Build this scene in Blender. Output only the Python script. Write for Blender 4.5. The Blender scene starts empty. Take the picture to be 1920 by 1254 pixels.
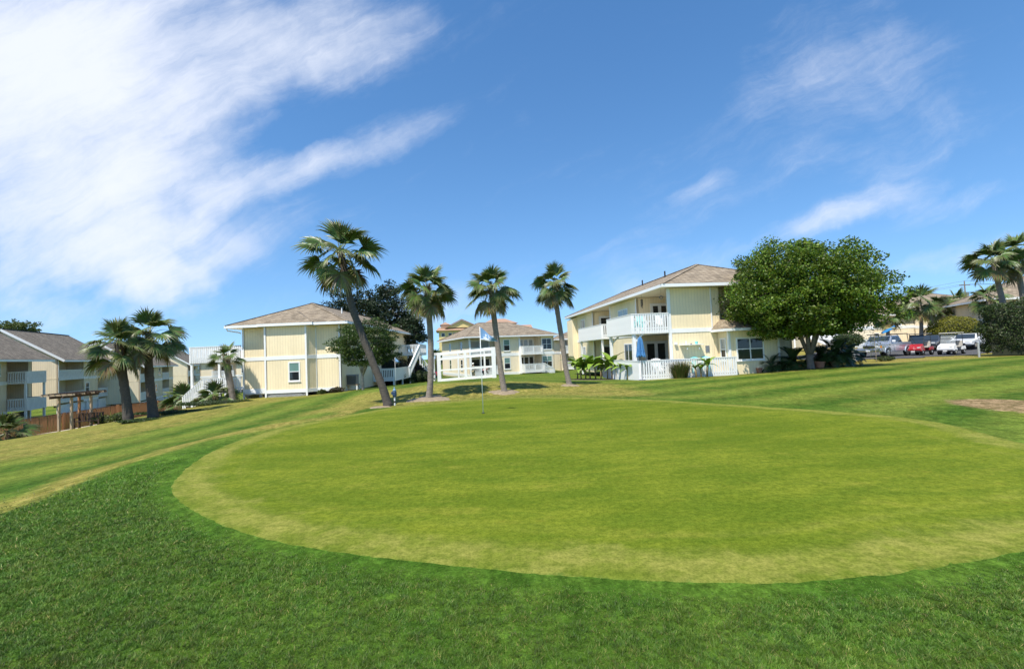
import bpy, math, random
import numpy as np
from mathutils import Vector, Matrix
random.seed(7); np.random.seed(7)
scene = bpy.context.scene
col = scene.collection
R = math.radians
# ------------------------------------------------------------------ camera
FPX, CX, CY = 870.0, 960.0, 627.0           # focal length of the photograph in its own pixels
EYE = Vector((0, 0, 1.65))
PITCH, ROLL = math.atan(35 / FPX), math.atan(0.042)
FWD = Vector((0, math.cos(PITCH), math.sin(PITCH)))
U0 = Vector((0, -math.sin(PITCH), math.cos(PITCH)))
RGT = Vector((1, 0, 0)) * math.cos(ROLL) - U0 * math.sin(ROLL)
UPV = U0 * math.cos(ROLL) + Vector((1, 0, 0)) * math.sin(ROLL)
cam_data = bpy.data.cameras.new('camera'); cam = bpy.data.objects.new('camera', cam_data); col.objects.link(cam)
cam_data.sensor_width = 36; cam_data.lens = FPX / 1920 * 36
cam_data.clip_start = 0.05; cam_data.clip_end = 3000
mw = Matrix.Identity(4)
for i in range(3):
    mw[i][0], mw[i][1], mw[i][2], mw[i][3] = RGT[i], UPV[i], -FWD[i], EYE[i]
cam.matrix_world = mw
scene.camera = cam
scene.render.resolution_x, scene.render.resolution_y = 1024, 668

def ray(px, py):
    return FWD + RGT * ((px - CX) / FPX) + UPV * ((CY - py) / FPX)
def at(px, py, d):
    """place seen at a pixel of the photograph, d metres ahead"""
    v = ray(px, py); return EYE + v * (d / v.y)
def onz(px, py, z=0.0):
    v = ray(px, py); return EYE + v * ((z - EYE.z) / v.z)

# ------------------------------------------------------------------ light
SUN_EL, SUN_AZ = R(60), R(212)             # sun high, behind the viewer's left shoulder
to_sun = Vector((math.sin(SUN_AZ) * math.cos(SUN_EL), math.cos(SUN_AZ) * math.cos(SUN_EL), math.sin(SUN_EL)))
sd = bpy.data.lights.new('sun', 'SUN'); sd.energy = 4.6; sd.angle = R(0.53); sd.color = (1.0, 0.955, 0.87)
sun = bpy.data.objects.new('sun', sd); col.objects.link(sun)
sun.rotation_euler = (-to_sun).to_track_quat('-Z', 'Y').to_euler(); sun.location = (0, -5, 60)
scene.view_settings.view_transform = 'Standard'; scene.view_settings.look = 'None'
scene.view_settings.gamma = 1.0; scene.view_settings.use_curve_mapping = False
scene.view_settings.exposure = 0.42

world = bpy.data.worlds.new('World'); scene.world = world; world.use_nodes = True
def build_world():
    nt = world.node_tree; N = nt.nodes; L = nt.links; N.clear()
    out = N.new('ShaderNodeOutputWorld')
    sky = N.new('ShaderNodeTexSky'); sky.sky_type = 'NISHITA'; sky.sun_disc = False
    sky.sun_elevation = SUN_EL; sky.sun_rotation = SUN_AZ
    sky.altitude = 0; sky.air_density = 1.0; sky.dust_density = 0.0; sky.ozone_density = 1.6
    b1 = N.new('ShaderNodeBackground'); b1.inputs['Strength'].default_value = 0.15
    hs = N.new('ShaderNodeHueSaturation'); hs.inputs['Saturation'].default_value = 1.24; hs.inputs['Value'].default_value = 1.0
    L.new(sky.outputs[0], hs.inputs['Color']); L.new(hs.outputs[0], b1.inputs[0])
    b2 = N.new('ShaderNodeBackground'); b2.inputs[0].default_value = (0.86, 0.90, 1.0, 1); b2.inputs[1].default_value = 0.84
    mix = N.new('ShaderNodeMixShader'); L.new(b1.outputs[0], mix.inputs[1]); L.new(b2.outputs[0], mix.inputs[2])
    L.new(mix.outputs[0], out.inputs[0])
    tc = N.new('ShaderNodeTexCoord'); D = tc.outputs['Generated']
    def math_(op, a, b=None, clamp=False):
        n = N.new('ShaderNodeMath'); n.operation = op; n.use_clamp = clamp
        for i, v in enumerate((a, b)):
            if v is None: continue
            if isinstance(v, (int, float)): n.inputs[i].default_value = v
            else: L.new(v, n.inputs[i])
        return n.outputs[0]
    def noise(vec, scale, detail, rough, dist=0.0):
        n = N.new('ShaderNodeTexNoise'); n.inputs['Scale'].default_value = scale; n.inputs['Detail'].default_value = detail
        n.inputs['Roughness'].default_value = rough; n.inputs['Distortion'].default_value = dist
        L.new(vec, n.inputs['Vector']); return n
    def vmath(op, a, b):
        n = N.new('ShaderNodeVectorMath'); n.operation = op
        for i, v in enumerate((a, b)):
            if isinstance(v, (tuple, Vector)): n.inputs[i].default_value = tuple(v)
            else: L.new(v, n.inputs[i])
        return n
    # a high cloud layer: long soft banks torn into wisps by the wind (direction -> flat layer coordinates)
    sx = N.new('ShaderNodeSeparateXYZ'); L.new(D, sx.inputs[0])
    ay = math_('MAXIMUM', math_('ABSOLUTE', sx.outputs[1]), 0.08)
    cb = N.new('ShaderNodeCombineXYZ'); L.new(math_('DIVIDE', sx.outputs[0], ay), cb.inputs[0]); L.new(math_('DIVIDE', sx.outputs[2], ay), cb.inputs[1])
    P = cb.outputs[0]
    def warp(src, scale, amount, detail=5):
        w = noise(src, scale, detail, 0.58)
        wv = vmath('SUBTRACT', w.outputs['Color'], (0.5, 0.5, 0.5)).outputs[0]
        return vmath('ADD', src, vmath('MULTIPLY', wv, (amount, amount, 0)).outputs[0]).outputs[0]
    PB = warp(P, 2.2, 0.42); PS = warp(P, 5.0, 0.10)
    def patch(x0, y0, x1, y1, half, amp, src):
        """soft long patch between two sky directions"""
        r0, r1 = ray(x0, y0), ray(x1, y1)
        c0 = Vector((r0.x / r0.y, r0.z / r0.y)); c1 = Vector((r1.x / r1.y, r1.z / r1.y)); c = (c0 + c1) / 2; d = c1 - c0
        mp = N.new('ShaderNodeMapping'); mp.vector_type = 'TEXTURE'
        mp.inputs['Location'].default_value = (c.x, c.y, 0); mp.inputs['Rotation'].default_value = (0, 0, math.atan2(d.y, d.x))
        mp.inputs['Scale'].default_value = (max(d.length / 2, half / FPX), half / FPX, 1); L.new(src, mp.inputs['Vector'])
        l2 = vmath('DOT_PRODUCT', mp.outputs[0], mp.outputs[0]).outputs['Value']
        t = math_('SUBTRACT', 1.0, l2, True)
        return math_('MULTIPLY', t, amp)
    def total(cs, src):
        acc = None
        for c in cs:
            m = patch(*c, src); acc = m if acc is None else math_('ADD', acc, m)
        return acc
    bank = total([(-700, 250, 680, -120, 440, .60), (-300, 330, 600, 120, 300, .42), (-150, 440, 640, 390, 160, .46), (100, 510, 500, 430, 100, .28), (380, 150, 820, -20, 150, .30), (220, 560, 420, 520, 80, .3), (-150, 545, 420, 520, 100, .22)], PB)
    wisps = total([(480, 340, 900, 195, 56, .36), (540, 305, 680, 275, 34, .26), (340, 380, 640, 280, 60, .30), (520, 180, 860, 40, 110, .30), (1380, 475, 1800, 325, 42, .34), (1450, 450, 1660, 385, 26, .22),
                   (1620, 440, 1940, 335, 34, .28), (1620, 530, 1980, 430, 36, .28), (1060, 575, 1420, 460, 60, .34), (660, 612, 980, 550, 50, .36), (1040, 520, 1300, 425, 34, .20),
                   (1250, 372, 1390, 328, 26, .24), (1080, 420, 1780, 40, 150, .17), (1280, 350, 2000, 70, 200, .15), (-60, 590, 260, 600, 44, .25), (960, 605, 1600, 540, 70, .18)], PS)
    acc = math_('ADD', bank, wisps)
    mp = N.new('ShaderNodeMapping'); mp.vector_type = 'TEXTURE'
    mp.inputs['Rotation'].default_value = (0, 0, R(24)); mp.inputs['Scale'].default_value = (2.8, 0.5, 1)
    L.new(PS, mp.inputs['Vector'])
    n1 = noise(mp.outputs[0], 4.4, 13, 0.68, 0.25)
    n2 = noise(PS, 2.6, 12, 0.66, 0.2)
    nn = math_('ADD', math_('MULTIPLY', n1.outputs['Fac'], 0.55), math_('MULTIPLY', n2.outputs['Fac'], 0.45))
    dens = math_('ADD', acc, math_('MULTIPLY', math_('SUBTRACT', nn, 0.5), 1.75))
    m = N.new('ShaderNodeMapRange'); m.interpolation_type = 'SMOOTHSTEP'
    m.inputs['From Min'].default_value = 0.02; m.inputs['From Max'].default_value = 1.05
    m.inputs['To Max'].default_value = 0.93
    L.new(dens, m.inputs['Value'])
    L.new(m.outputs[0], mix.inputs[0])
    lift = vmath('NORMALIZE', vmath('ADD', vmath('MULTIPLY', D, (1, 1, 0.8)).outputs[0], (0, 0, 0.13)).outputs[0], (0, 0, 0)).outputs[0]
    L.new(lift, sky.inputs[0])
build_world()
try:
    scene.cycles.max_bounces = 6; scene.cycles.transparent_max_bounces = 8
except Exception: pass

# ------------------------------------------------------------------ object helpers
def link(o, parent=None):
    col.objects.link(o)
    if parent is not None: o.parent = parent
    return o
def tag(o, label=None, cat=None, group=None, kind=None):
    if label: o['label'] = label
    if cat: o['category'] = cat
    if group: o['group'] = group
    if kind: o['kind'] = kind
    return o
def thing(name, label, cat, loc=(0, 0, 0), rz=0.0, group=None):
    o = bpy.data.objects.new(name, None); o.empty_display_size = 0.2
    link(o); o.location = loc; o.rotation_euler = (0, 0, rz)
    return tag(o, label, cat, group)
class MB:
    def __init__(s): s.v = []; s.f = []
    def add(s, vs, fs):
        b = len(s.v); s.v += [tuple(p) for p in vs]; s.f += [tuple(b + i for i in f) for f in fs]; return s
    BF = [(0, 3, 2, 1), (4, 5, 6, 7), (0, 1, 5, 4), (1, 2, 6, 5), (2, 3, 7, 6), (3, 0, 4, 7)]
    def box(s, x0, x1, y0, y1, z0, z1):
        return s.add([(x0, y0, z0), (x1, y0, z0), (x1, y1, z0), (x0, y1, z0), (x0, y0, z1), (x1, y0, z1), (x1, y1, z1), (x0, y1, z1)], MB.BF)
    def fbox(s, fr, u0, u1, o0, o1, z0, z1):
        """box in wall coordinates: along the wall, out of it, up"""
        P = fr.p
        return s.add([P(u0, o1, z0), P(u1, o1, z0), P(u1, o0, z0), P(u0, o0, z0), P(u0, o1, z1), P(u1, o1, z1), P(u1, o0, z1), P(u0, o0, z1)], MB.BF)
    def beam(s, a, b, w, h=None):
        a = Vector(a); b = Vector(b); h = h or w
        d = (b - a).normalized(); up = Vector((0, 0, 1)) if abs(d.z) < 0.99 else Vector((1, 0, 0))
        r = d.cross(up).normalized() * (w / 2); u = r.cross(d).normalized() * (h / 2)
        return s.add([a - r - u, a + r - u, b + r - u, b - r - u, a - r + u, a + r + u, b + r + u, b - r + u], MB.BF)
    def tube(s, pts, rad, n=8, cap=True, wob=0.0):
        pts = [Vector(p) for p in pts]; rings = []
        ref = Vector((0.3, 1, 0.1)).normalized()
        for i, p in enumerate(pts):
            d = (pts[min(i + 1, len(pts) - 1)] - pts[max(i - 1, 0)]).normalized()
            r = d.cross(ref)
            if r.length < 1e-3: r = d.cross(Vector((1, 0, 0)))
            r.normalize(); u = r.cross(d)
            q = rad[i] if not isinstance(rad, (int, float)) else rad
            rings.append([p + (r * math.cos(2 * math.pi * k / n) + u * math.sin(2 * math.pi * k / n)) * q * (1 + random.uniform(-wob, wob)) for k in range(n)])
        vs = [v for ring in rings for v in ring]
        fs = [(i * n + k, i * n + (k + 1) % n, (i + 1) * n + (k + 1) % n, (i + 1) * n + k) for i in range(len(pts) - 1) for k in range(n)]
        if cap: fs += [tuple(range(n - 1, -1, -1)), tuple((len(pts) - 1) * n + k for k in range(n))]
        return s.add(vs, fs)
    def prism(s, poly, y0, y1, inset=0.0):
        """side profile (x,z) extruded along y"""
        n = len(poly)
        vs = [(x, y0, z) for x, z in poly] + [(x, y1, z) for x, z in poly]
        return s.add(vs, [tuple(range(n)), tuple(range(2 * n - 1, n - 1, -1))] + [(i, n + i, n + (i + 1) % n, (i + 1) % n) for i in range(n)])
    def lathe(s, prof, n=16, c=(0, 0, 0)):
        vs = [(c[0] + r * math.cos(2 * math.pi * k / n), c[1] + r * math.sin(2 * math.pi * k / n), c[2] + z) for r, z in prof for k in range(n)]
        fs = [(i * n + k, i * n + (k + 1) % n, (i + 1) * n + (k + 1) % n, (i + 1) * n + k) for i in range(len(prof) - 1) for k in range(n)]
        fs += [tuple(range(n - 1, -1, -1)), tuple((len(prof) - 1) * n + k for k in range(n))]
        return s.add(vs, fs)
    def mesh(s, name, smooth=False):
        me = bpy.data.meshes.new(name); me.from_pydata(s.v, [], s.f); me.update()
        if smooth: me.polygons.foreach_set('use_smooth', [True] * len(me.polygons))
        return me
    def build(s, name, mat, parent=None, smooth=False, bevel=0.0):
        me = s.mesh(name, smooth); me.materials.append(mat)
        o = bpy.data.objects.new(name, me); link(o, parent)
        if bevel:
            m = o.modifiers.new('bevel', 'BEVEL'); m.width = bevel; m.segments = 2; m.limit_method = 'ANGLE'; m.angle_limit = R(35)
        return o
class Fr:
    """wall line a->b in plan, the outside on the right hand"""
    def __init__(s, a, b):
        s.a = Vector((a[0], a[1], 0)); s.b = Vector((b[0], b[1], 0)); s.e = (s.b - s.a).normalized(); s.L = (s.b - s.a).length
        s.n = Vector((s.e.y, -s.e.x, 0)); s.ang = math.atan2(s.e.y, s.e.x)
    def p(s, u, o, z): return s.a + s.e * u + s.n * o + Vector((0, 0, z))
def inst(name, me, parent, loc=(0, 0, 0), rot=(0, 0, 0), sc=(1, 1, 1)):
    o = bpy.data.objects.new(name, me); link(o, parent); o.location = loc; o.rotation_euler = rot; o.scale = sc; return o
def np_mesh(name, V, F, mat, parent=None, colors=None, nper=None):
    """V (n,3) float, F (m,k) int"""
    me = bpy.data.meshes.new(name); k = F.shape[1]
    me.vertices.add(len(V)); me.vertices.foreach_set('co', V.astype(np.float32).ravel())
    me.loops.add(F.size); me.loops.foreach_set('vertex_index', F.astype(np.int32).ravel())
    me.polygons.add(len(F)); me.polygons.foreach_set('loop_start', np.arange(0, F.size, k, dtype=np.int32))
    me.polygons.foreach_set('loop_total', np.full(len(F), k, dtype=np.int32))
    if colors is not None:
        a = me.color_attributes.new('Col', 'FLOAT_COLOR', 'POINT')
        c4 = np.ones((len(V), 4), np.float32); c4[:, :colors.shape[1]] = colors; a.data.foreach_set('color', c4.ravel())
    me.update(calc_edges=True); me.validate()
    me.materials.append(mat)
    o = bpy.data.objects.new(name, me); return link(o, parent)

# ------------------------------------------------------------------ materials
MATS = {}
def mat(name, color, rough=0.6, metal=0.0, var=0.0, vscale=3.0, bump=0.0, bscale=20.0, coat=0.0, spec=0.5, streak=None):
    if name in MATS: return MATS[name]
    m = bpy.data.materials.new(name); m.use_nodes = True; nt = m.node_tree; N = nt.nodes; L = nt.links
    p = N['Principled BSDF']; p.inputs['Roughness'].default_value = rough; p.inputs['Metallic'].default_value = metal
    p.inputs['Base Color'].default_value = (*color, 1); p.inputs['Specular IOR Level'].default_value = spec
    if coat: p.inputs['Coat Weight'].default_value = coat; p.inputs['Coat Roughness'].default_value = 0.08
    tc = N.new('ShaderNodeTexCoord')
    if var:
        n = N.new('ShaderNodeTexNoise'); n.inputs['Scale'].default_value = vscale; n.inputs['Detail'].default_value = 6; n.inputs['Roughness'].default_value = 0.65
        if streak:
            mp = N.new('ShaderNodeMapping'); mp.inputs['Scale'].default_value = streak; L.new(tc.outputs['Object'], mp.inputs[0]); L.new(mp.outputs[0], n.inputs['Vector'])
        else: L.new(tc.outputs['Object'], n.inputs['Vector'])
        r = N.new('ShaderNodeValToRGB'); r.color_ramp.elements[0].position = 0.28; r.color_ramp.elements[1].position = 0.72
        r.color_ramp.elements[0].color = (*[c * (1 - var) for c in color], 1); r.color_ramp.elements[1].color = (*[min(1, c * (1 + var)) for c in color], 1)
        L.new(n.outputs['Fac'], r.inputs[0]); L.new(r.outputs[0], p.inputs['Base Color'])
    if bump:
        n2 = N.new('ShaderNodeTexNoise'); n2.inputs['Scale'].default_value = bscale; n2.inputs['Detail'].default_value = 4; L.new(tc.outputs['Object'], n2.inputs['Vector'])
        b = N.new('ShaderNodeBump'); b.inputs['Strength'].default_value = bump; b.inputs['Distance'].default_value = 0.03
        L.new(n2.outputs['Fac'], b.inputs['Height']); L.new(b.outputs[0], p.inputs['Normal'])
    MATS[name] = m; return m
def siding(name, color, pitch=0.2):
    """grooved plywood siding: vertical grooves, a little weathering"""
    m = mat(name, color, 0.75, var=0.10, vscale=1.3, streak=(1, 1, 0.35))
    nt = m.node_tree; N = nt.nodes; L = nt.links; p = N['Principled BSDF']
    tc = N.new('ShaderNodeTexCoord'); sx = N.new('ShaderNodeSeparateXYZ'); L.new(tc.outputs['Object'], sx.inputs[0])
    a = N.new('ShaderNodeMath'); a.operation = 'ADD'; L.new(sx.outputs[0], a.inputs[0]); L.new(sx.outputs[1], a.inputs[1])
    d = N.new('ShaderNodeMath'); d.operation = 'PINGPONG'; d.inputs[1].default_value = pitch / 2; L.new(a.outputs[0], d.inputs[0])
    g = N.new('ShaderNodeMapRange'); g.interpolation_type = 'SMOOTHSTEP'; g.inputs['From Min'].default_value = 0.004; g.inputs['From Max'].default_value = 0.018; L.new(d.outputs[0], g.inputs['Value'])
    old = p.inputs['Base Color'].links[0].from_socket
    mx = N.new('ShaderNodeMix'); mx.data_type = 'RGBA'; L.new(g.outputs[0], mx.inputs[0])
    mx.inputs[6].default_value = (*[c * 0.83 for c in color], 1); L.new(old, mx.inputs[7]); L.new(mx.outputs[2], p.inputs['Base Color'])
    b = N.new('ShaderNodeBump'); b.inputs['Strength'].default_value = 0.6; b.inputs['Distance'].default_value = 0.012
    L.new(g.outputs[0], b.inputs['Height']); L.new(b.outputs[0], p.inputs['Normal'])
    return m
def shingles(name, c0, c1):
    m = bpy.data.materials.new(name); m.use_nodes = True; nt = m.node_tree; N = nt.nodes; L = nt.links
    p = N['Principled BSDF']; p.inputs['Roughness'].default_value = 0.92
    tc = N.new('ShaderNodeTexCoord'); sx = N.new('ShaderNodeSeparateXYZ'); L.new(tc.outputs['Object'], sx.inputs[0])
    a = N.new('ShaderNodeMath'); a.operation = 'ADD'; L.new(sx.outputs[0], a.inputs[0]); L.new(sx.outputs[1], a.inputs[1])
    z = N.new('ShaderNodeMath'); z.operation = 'MULTIPLY'; z.inputs[1].default_value = 2.6; L.new(sx.outputs[2], z.inputs[0])
    cb = N.new('ShaderNodeCombineXYZ'); L.new(a.outputs[0], cb.inputs[0]); L.new(z.outputs[0], cb.inputs[1])
    br = N.new('ShaderNodeTexBrick'); br.inputs['Scale'].default_value = 1.0; br.inputs['Brick Width'].default_value = 0.34; br.inputs['Row Height'].default_value = 0.15
    br.inputs['Mortar Size'].default_value = 0.012; br.inputs['Color1'].default_value = (*c0, 1); br.inputs['Color2'].default_value = (*c1, 1); br.inputs['Mortar'].default_value = (*[v * 0.45 for v in c0], 1)
    L.new(cb.outputs[0], br.inputs['Vector'])
    n = N.new('ShaderNodeTexNoise'); n.inputs['Scale'].default_value = 1.1; n.inputs['Detail'].default_value = 7; L.new(tc.outputs['Object'], n.inputs['Vector'])
    mr = N.new('ShaderNodeMapRange'); mr.inputs['From Min'].default_value = 0.3; mr.inputs['From Max'].default_value = 0.7; mr.inputs['To Min'].default_value = 0.74; mr.inputs['To Max'].default_value = 1.22; L.new(n.outputs['Fac'], mr.inputs['Value'])
    mx = N.new('ShaderNodeMix'); mx.data_type = 'RGBA'; mx.blend_type = 'MULTIPLY'; mx.inputs[0].default_value = 1; L.new(br.outputs['Color'], mx.inputs[6]); L.new(mr.outputs[0], mx.inputs[7])
    L.new(mx.outputs[2], p.inputs['Base Color'])
    b = N.new('ShaderNodeBump'); b.inputs['Strength'].default_value = 0.7; b.inputs['Distance'].default_value = 0.02; L.new(br.outputs['Fac'], b.inputs['Height']); b.invert = True; L.new(b.outputs[0], p.inputs['Normal'])
    MATS[name] = m; return m
def leafmat(name, rough=0.45, trans=0.3, gain=1.0):
    m = bpy.data.materials.new(name); m.use_nodes = True; nt = m.node_tree; N = nt.nodes; L = nt.links
    p = N['Principled BSDF']; p.inputs['Roughness'].default_value = rough; p.inputs['Specular IOR Level'].default_value = 0.35
    at_ = N.new('ShaderNodeAttribute'); at_.attribute_name = 'Col'; L.new(at_.outputs['Color'], p.inputs['Base Color'])
    t = N.new('ShaderNodeBsdfTranslucent'); L.new(at_.outputs['Color'], t.inputs[0])
    mx = N.new('ShaderNodeMixShader'); mx.inputs[0].default_value = trans; L.new(p.outputs[0], mx.inputs[1]); L.new(t.outputs[0], mx.inputs[2])
    L.new(mx.outputs[0], N['Material Output'].inputs[0]); MATS[name] = m; return m
M_YEL = siding('yellow siding', (0.90, 0.745, 0.48))
M_CREAM = siding('cream siding', (0.88, 0.74, 0.52))
M_TAN = siding('tan siding', (0.74, 0.60, 0.41))
M_WHITE = mat('white paint', (0.84, 0.83, 0.80), 0.5, var=0.05, vscale=2.0)
M_WHITE2 = mat('weathered white paint', (0.76, 0.75, 0.72), 0.6, var=0.10, vscale=3.0)
M_ROOF = shingles('brown shingles', (0.215, 0.163, 0.105), (0.37, 0.292, 0.20))
M_ROOF2 = shingles('grey brown shingles', (0.165, 0.130, 0.092), (0.28, 0.228, 0.165))
M_GLASS = mat('dark window glass', (0.018, 0.022, 0.026), 0.04, spec=0.6)
M_BLIND = mat('green tinted glass with blind', (0.16, 0.27, 0.24), 0.08, spec=0.6)
M_BLINDW = mat('glass with pale curtain', (0.36, 0.38, 0.37), 0.08, spec=0.6)
M_SOFF = mat('soffit paint', (0.70, 0.62, 0.42), 0.7)
M_DARK = mat('black paint and gap shade', (0.02, 0.02, 0.02), 0.8)  # painted dark of gaps below floors; also vent pipes and ridge caps
M_CONC = mat('pale concrete', (0.50, 0.46, 0.40), 0.85, var=0.2, vscale=2.5, bump=0.2)
M_DECK = mat('grey deck boards', (0.42, 0.39, 0.35), 0.8, var=0.15, vscale=4)
M_BARK = mat('palm bark', (0.235, 0.195, 0.155), 0.9, var=0.38, vscale=9, bump=0.8, bscale=26, streak=(1, 1, 2.6))
M_BARKD = mat('dark palm bark', (0.085, 0.070, 0.055), 0.9, var=0.40, vscale=9, bump=0.8, bscale=26, streak=(1, 1, 2.6))
M_BOOT = mat('palm leaf bases', (0.16, 0.105, 0.06), 0.9, var=0.4, vscale=12)
M_TREEB = mat('tree bark', (0.155, 0.125, 0.10), 0.9, var=0.35, vscale=6, bump=0.6, bscale=14)
M_PALEB = mat('pale smooth bark', (0.36, 0.29, 0.22), 0.8, var=0.35, vscale=5, bump=0.3, bscale=10)
M_WOOD = mat('brown fence wood', (0.38, 0.18, 0.075), 0.8, var=0.3, vscale=5, streak=(6, 6, 0.7))
M_WOODD = mat('dark stained wood', (0.075, 0.04, 0.022), 0.7, var=0.3, vscale=5)
M_POST = mat('raw timber post', (0.42, 0.31, 0.20), 0.85, var=0.25, vscale=5, streak=(5, 5, 0.6))
M_LEAF = leafmat('foliage'); M_PALM = leafmat('palm fronds', 0.38, 0.22); M_GRASSB = leafmat('grass blades', 0.55, 0.25)
M_TERRA = mat('terracotta', (0.36, 0.16, 0.09), 0.8, var=0.2)
M_TYRE = mat('tyre rubber', (0.02, 0.02, 0.02), 0.85)
M_CHROME = mat('bright metal', (0.6, 0.6, 0.6), 0.25, metal=1.0)
M_BLACK = mat('black plastic', (0.02, 0.02, 0.022), 0.5)
M_AQUA = mat('aqua painted wood', (0.20, 0.62, 0.60), 0.5)
M_GREY = mat('grey metal', (0.25, 0.26, 0.27), 0.5, metal=0.4)
# ------------------------------------------------------------------ terrain
GREEN_PX = [(640, 779), (512, 803), (394, 843), (335, 882), (307, 914), (315, 936), (354, 965), (413, 996), (512, 1026), (640, 1045), (837, 1066), (1034, 1084), (1280, 1098), (1437, 1103),
            (1556, 1097), (1674, 1087), (1792, 1069), (1920, 1046)]
FAR_PX = [(1920, 831), (1792, 796), (1674, 779), (1477, 764), (1280, 752), (1140, 746), (1034, 744), (916, 747), (797, 756), (720, 766)]
gpoly = [onz(*p).xy for p in GREEN_PX]
p_n = onz(1920, 1046).xy; p_f = onz(1920, 831).xy
gpoly += [Vector((5.5, 3.85)), Vector((6.7, 4.5)), Vector((7.4, 5.35)), Vector((7.6, 6.2))]
gpoly += [onz(*p).xy for p in FAR_PX]
def smooth_poly(P, n, it=2):
    P = [Vector(p) for p in P]
    for _ in range(it):
        Q = []
        for i in range(len(P)):
            a, b = P[i], P[(i + 1) % len(P)]
            Q += [a * .75 + b * .25, a * .25 + b * .75]
        P = Q
    per = [0]
    for i in range(len(P)): per.append(per[-1] + (P[(i + 1) % len(P)] - P[i]).length)
    out = []; j = 0
    for k in range(n):
        t = per[-1] * k / n
        while per[j + 1] < t: j += 1
        f = (t - per[j]) / max(1e-9, per[j + 1] - per[j]); out.append(P[j].lerp(P[(j + 1) % len(P)], f))
    return out
GP = smooth_poly(gpoly, 420)
_c = sum(GP, Vector((0, 0))) / len(GP); GP = [p + (p - _c).normalized() * .07 for p in GP]; GPA = np.array([(p.x, p.y) for p in GP])
def poly_dist(X, Y, A=GPA, closed=True):
    """distance to the outline, negative inside"""
    X = np.asarray(X, float); Y = np.asarray(Y, float)
    best = np.full(X.shape, 1e9); ins = np.zeros(X.shape, bool)
    n = len(A)
    for i in range(n if closed else n - 1):
        ax, ay = A[i]; bx, by = A[(i + 1) % n]
        dx, dy = bx - ax, by - ay; l2 = dx * dx + dy * dy + 1e-12
        t = np.clip(((X - ax) * dx + (Y - ay) * dy) / l2, 0, 1)
        best = np.minimum(best, (X - ax - t * dx) ** 2 + (Y - ay - t * dy) ** 2)
        if closed:
            c = ((ay > Y) != (by > Y))
            ins ^= c & (X < (bx - ax) * (Y - ay) / ((by - ay) if abs(by - ay) > 1e-12 else 1e-12) + ax)
    d = np.sqrt(best); return np.where(ins, -d, d) if closed else d
CTRL = [(0, 0, 0), (6, -3, 0), (-5, -2, 0), (0, -12, -.2), (12, -6, 0), (-12, -8, -.6), (-4.5, 4, 0), (10, 6, .05), (14, 10, .1), (4, 12, 0), (-2, 12, 0), (-3, 8, 0)]
for px, py, d in [(0, 905, 8.7), (0, 862, 13.5), (120, 850, 14), (250, 815, 18), (400, 790, 20), (560, 770, 19), (640, 758, 20.5),
                  (728, 760, 16.2), (805, 748, 18.0), (945, 737, 19.2), (1067, 723, 21.6), (870, 724, 20.4), (990, 717.5, 22.2), (700, 735, 23),
                  (452, 748, 35), (574, 742, 34.6), (638, 734, 36), (740, 716, 55), (368, 763, 36), (300, 775, 30), (241, 793, 25), (287, 783, 26),
                  (20, 822, 31), (125, 808, 32), (220, 789, 37), (345, 772, 46), (109, 779, 55), (-120, 850, 33), (262, 770, 70), (360, 757, 80),
                  (824, 716, 50), (930, 708, 46), (935, 703, 60), (1055, 698, 68), (870, 712, 52), (1000, 706, 40),
                  (1110, 712, 33), (1262, 707, 28.4), (1185, 713, 27.3), (1375, 703, 27.6), (1440, 697, 28.8), (1520, 691, 27), (1090, 706, 45),
                  (1650, 668, 41), (1750, 664, 42), (1830, 668, 33), (1900, 668, 30), (1600, 684, 30), (1400, 722, 19), (1700, 700, 20), (1860, 762, 10.2), (1880, 700, 17), (1250, 730, 19),
                  (1700, 645, 64), (1560, 655, 50), (1820, 650, 46)]:
    p = at(px, py, d); CTRL.append((p.x, p.y, p.z))
CTRL += [(-90, 20, -4.5), (-70, 95, -3.6), (0, 110, -1.8), (70, 100, 0), (80, 40, .5), (60, 5, .5), (-40, 5, -2.2), (40, -20, 0), (-40, -30, -2), (-20, 100, -2.2)]
CA = np.array(CTRL, float)
def _tps_fit():
    P = CA[:, :2]; n = len(P)
    r2 = ((P[:, None] - P[None]) ** 2).sum(-1); K = 0.5 * r2 * np.log(r2 + 1e-9); K += np.eye(n) * 1.5
    A = np.zeros((n + 3, n + 3)); A[:n, :n] = K; A[:n, n] = 1; A[:n, n + 1:] = P; A[n, :n] = 1; A[n + 1:, :n] = P.T
    return np.linalg.solve(A, np.concatenate([CA[:, 2], [0, 0, 0]]))
TPS = _tps_fit()
def sstep(a, b, x):
    t = np.clip((x - a) / (b - a), 0, 1); return t * t * (3 - 2 * t)
def hzv(X, Y, gd=None):
    X = np.asarray(X, float); Y = np.asarray(Y, float); n = len(CA)
    Z = TPS[n] + TPS[n + 1] * X + TPS[n + 2] * Y
    for i in range(n):
        r2 = (X - CA[i, 0]) ** 2 + (Y - CA[i, 1]) ** 2
        Z = Z + TPS[i] * 0.5 * r2 * np.log(r2 + 1e-9)
    far = sstep(95, 150, np.sqrt(X * X + Y * Y)); Z = Z * (1 - far) - 2.0 * far
    if gd is None: gd = poly_dist(X, Y)
    w = sstep(0.3, 2.6, gd); near = sstep(0, 5, gd)
    und = 0.012 * np.sin(X * 0.9 + 1) * np.cos(Y * 0.7)
    return Z * w + und * (1 - near)
def hz(x, y): return float(hzv(np.array([x]), np.array([y]))[0])
def gp(px, py, d):
    """point on the ground in the direction of a pixel, d metres ahead"""
    p = at(px, py, d); return Vector((p.x, p.y, hz(p.x, p.y)))
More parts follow.
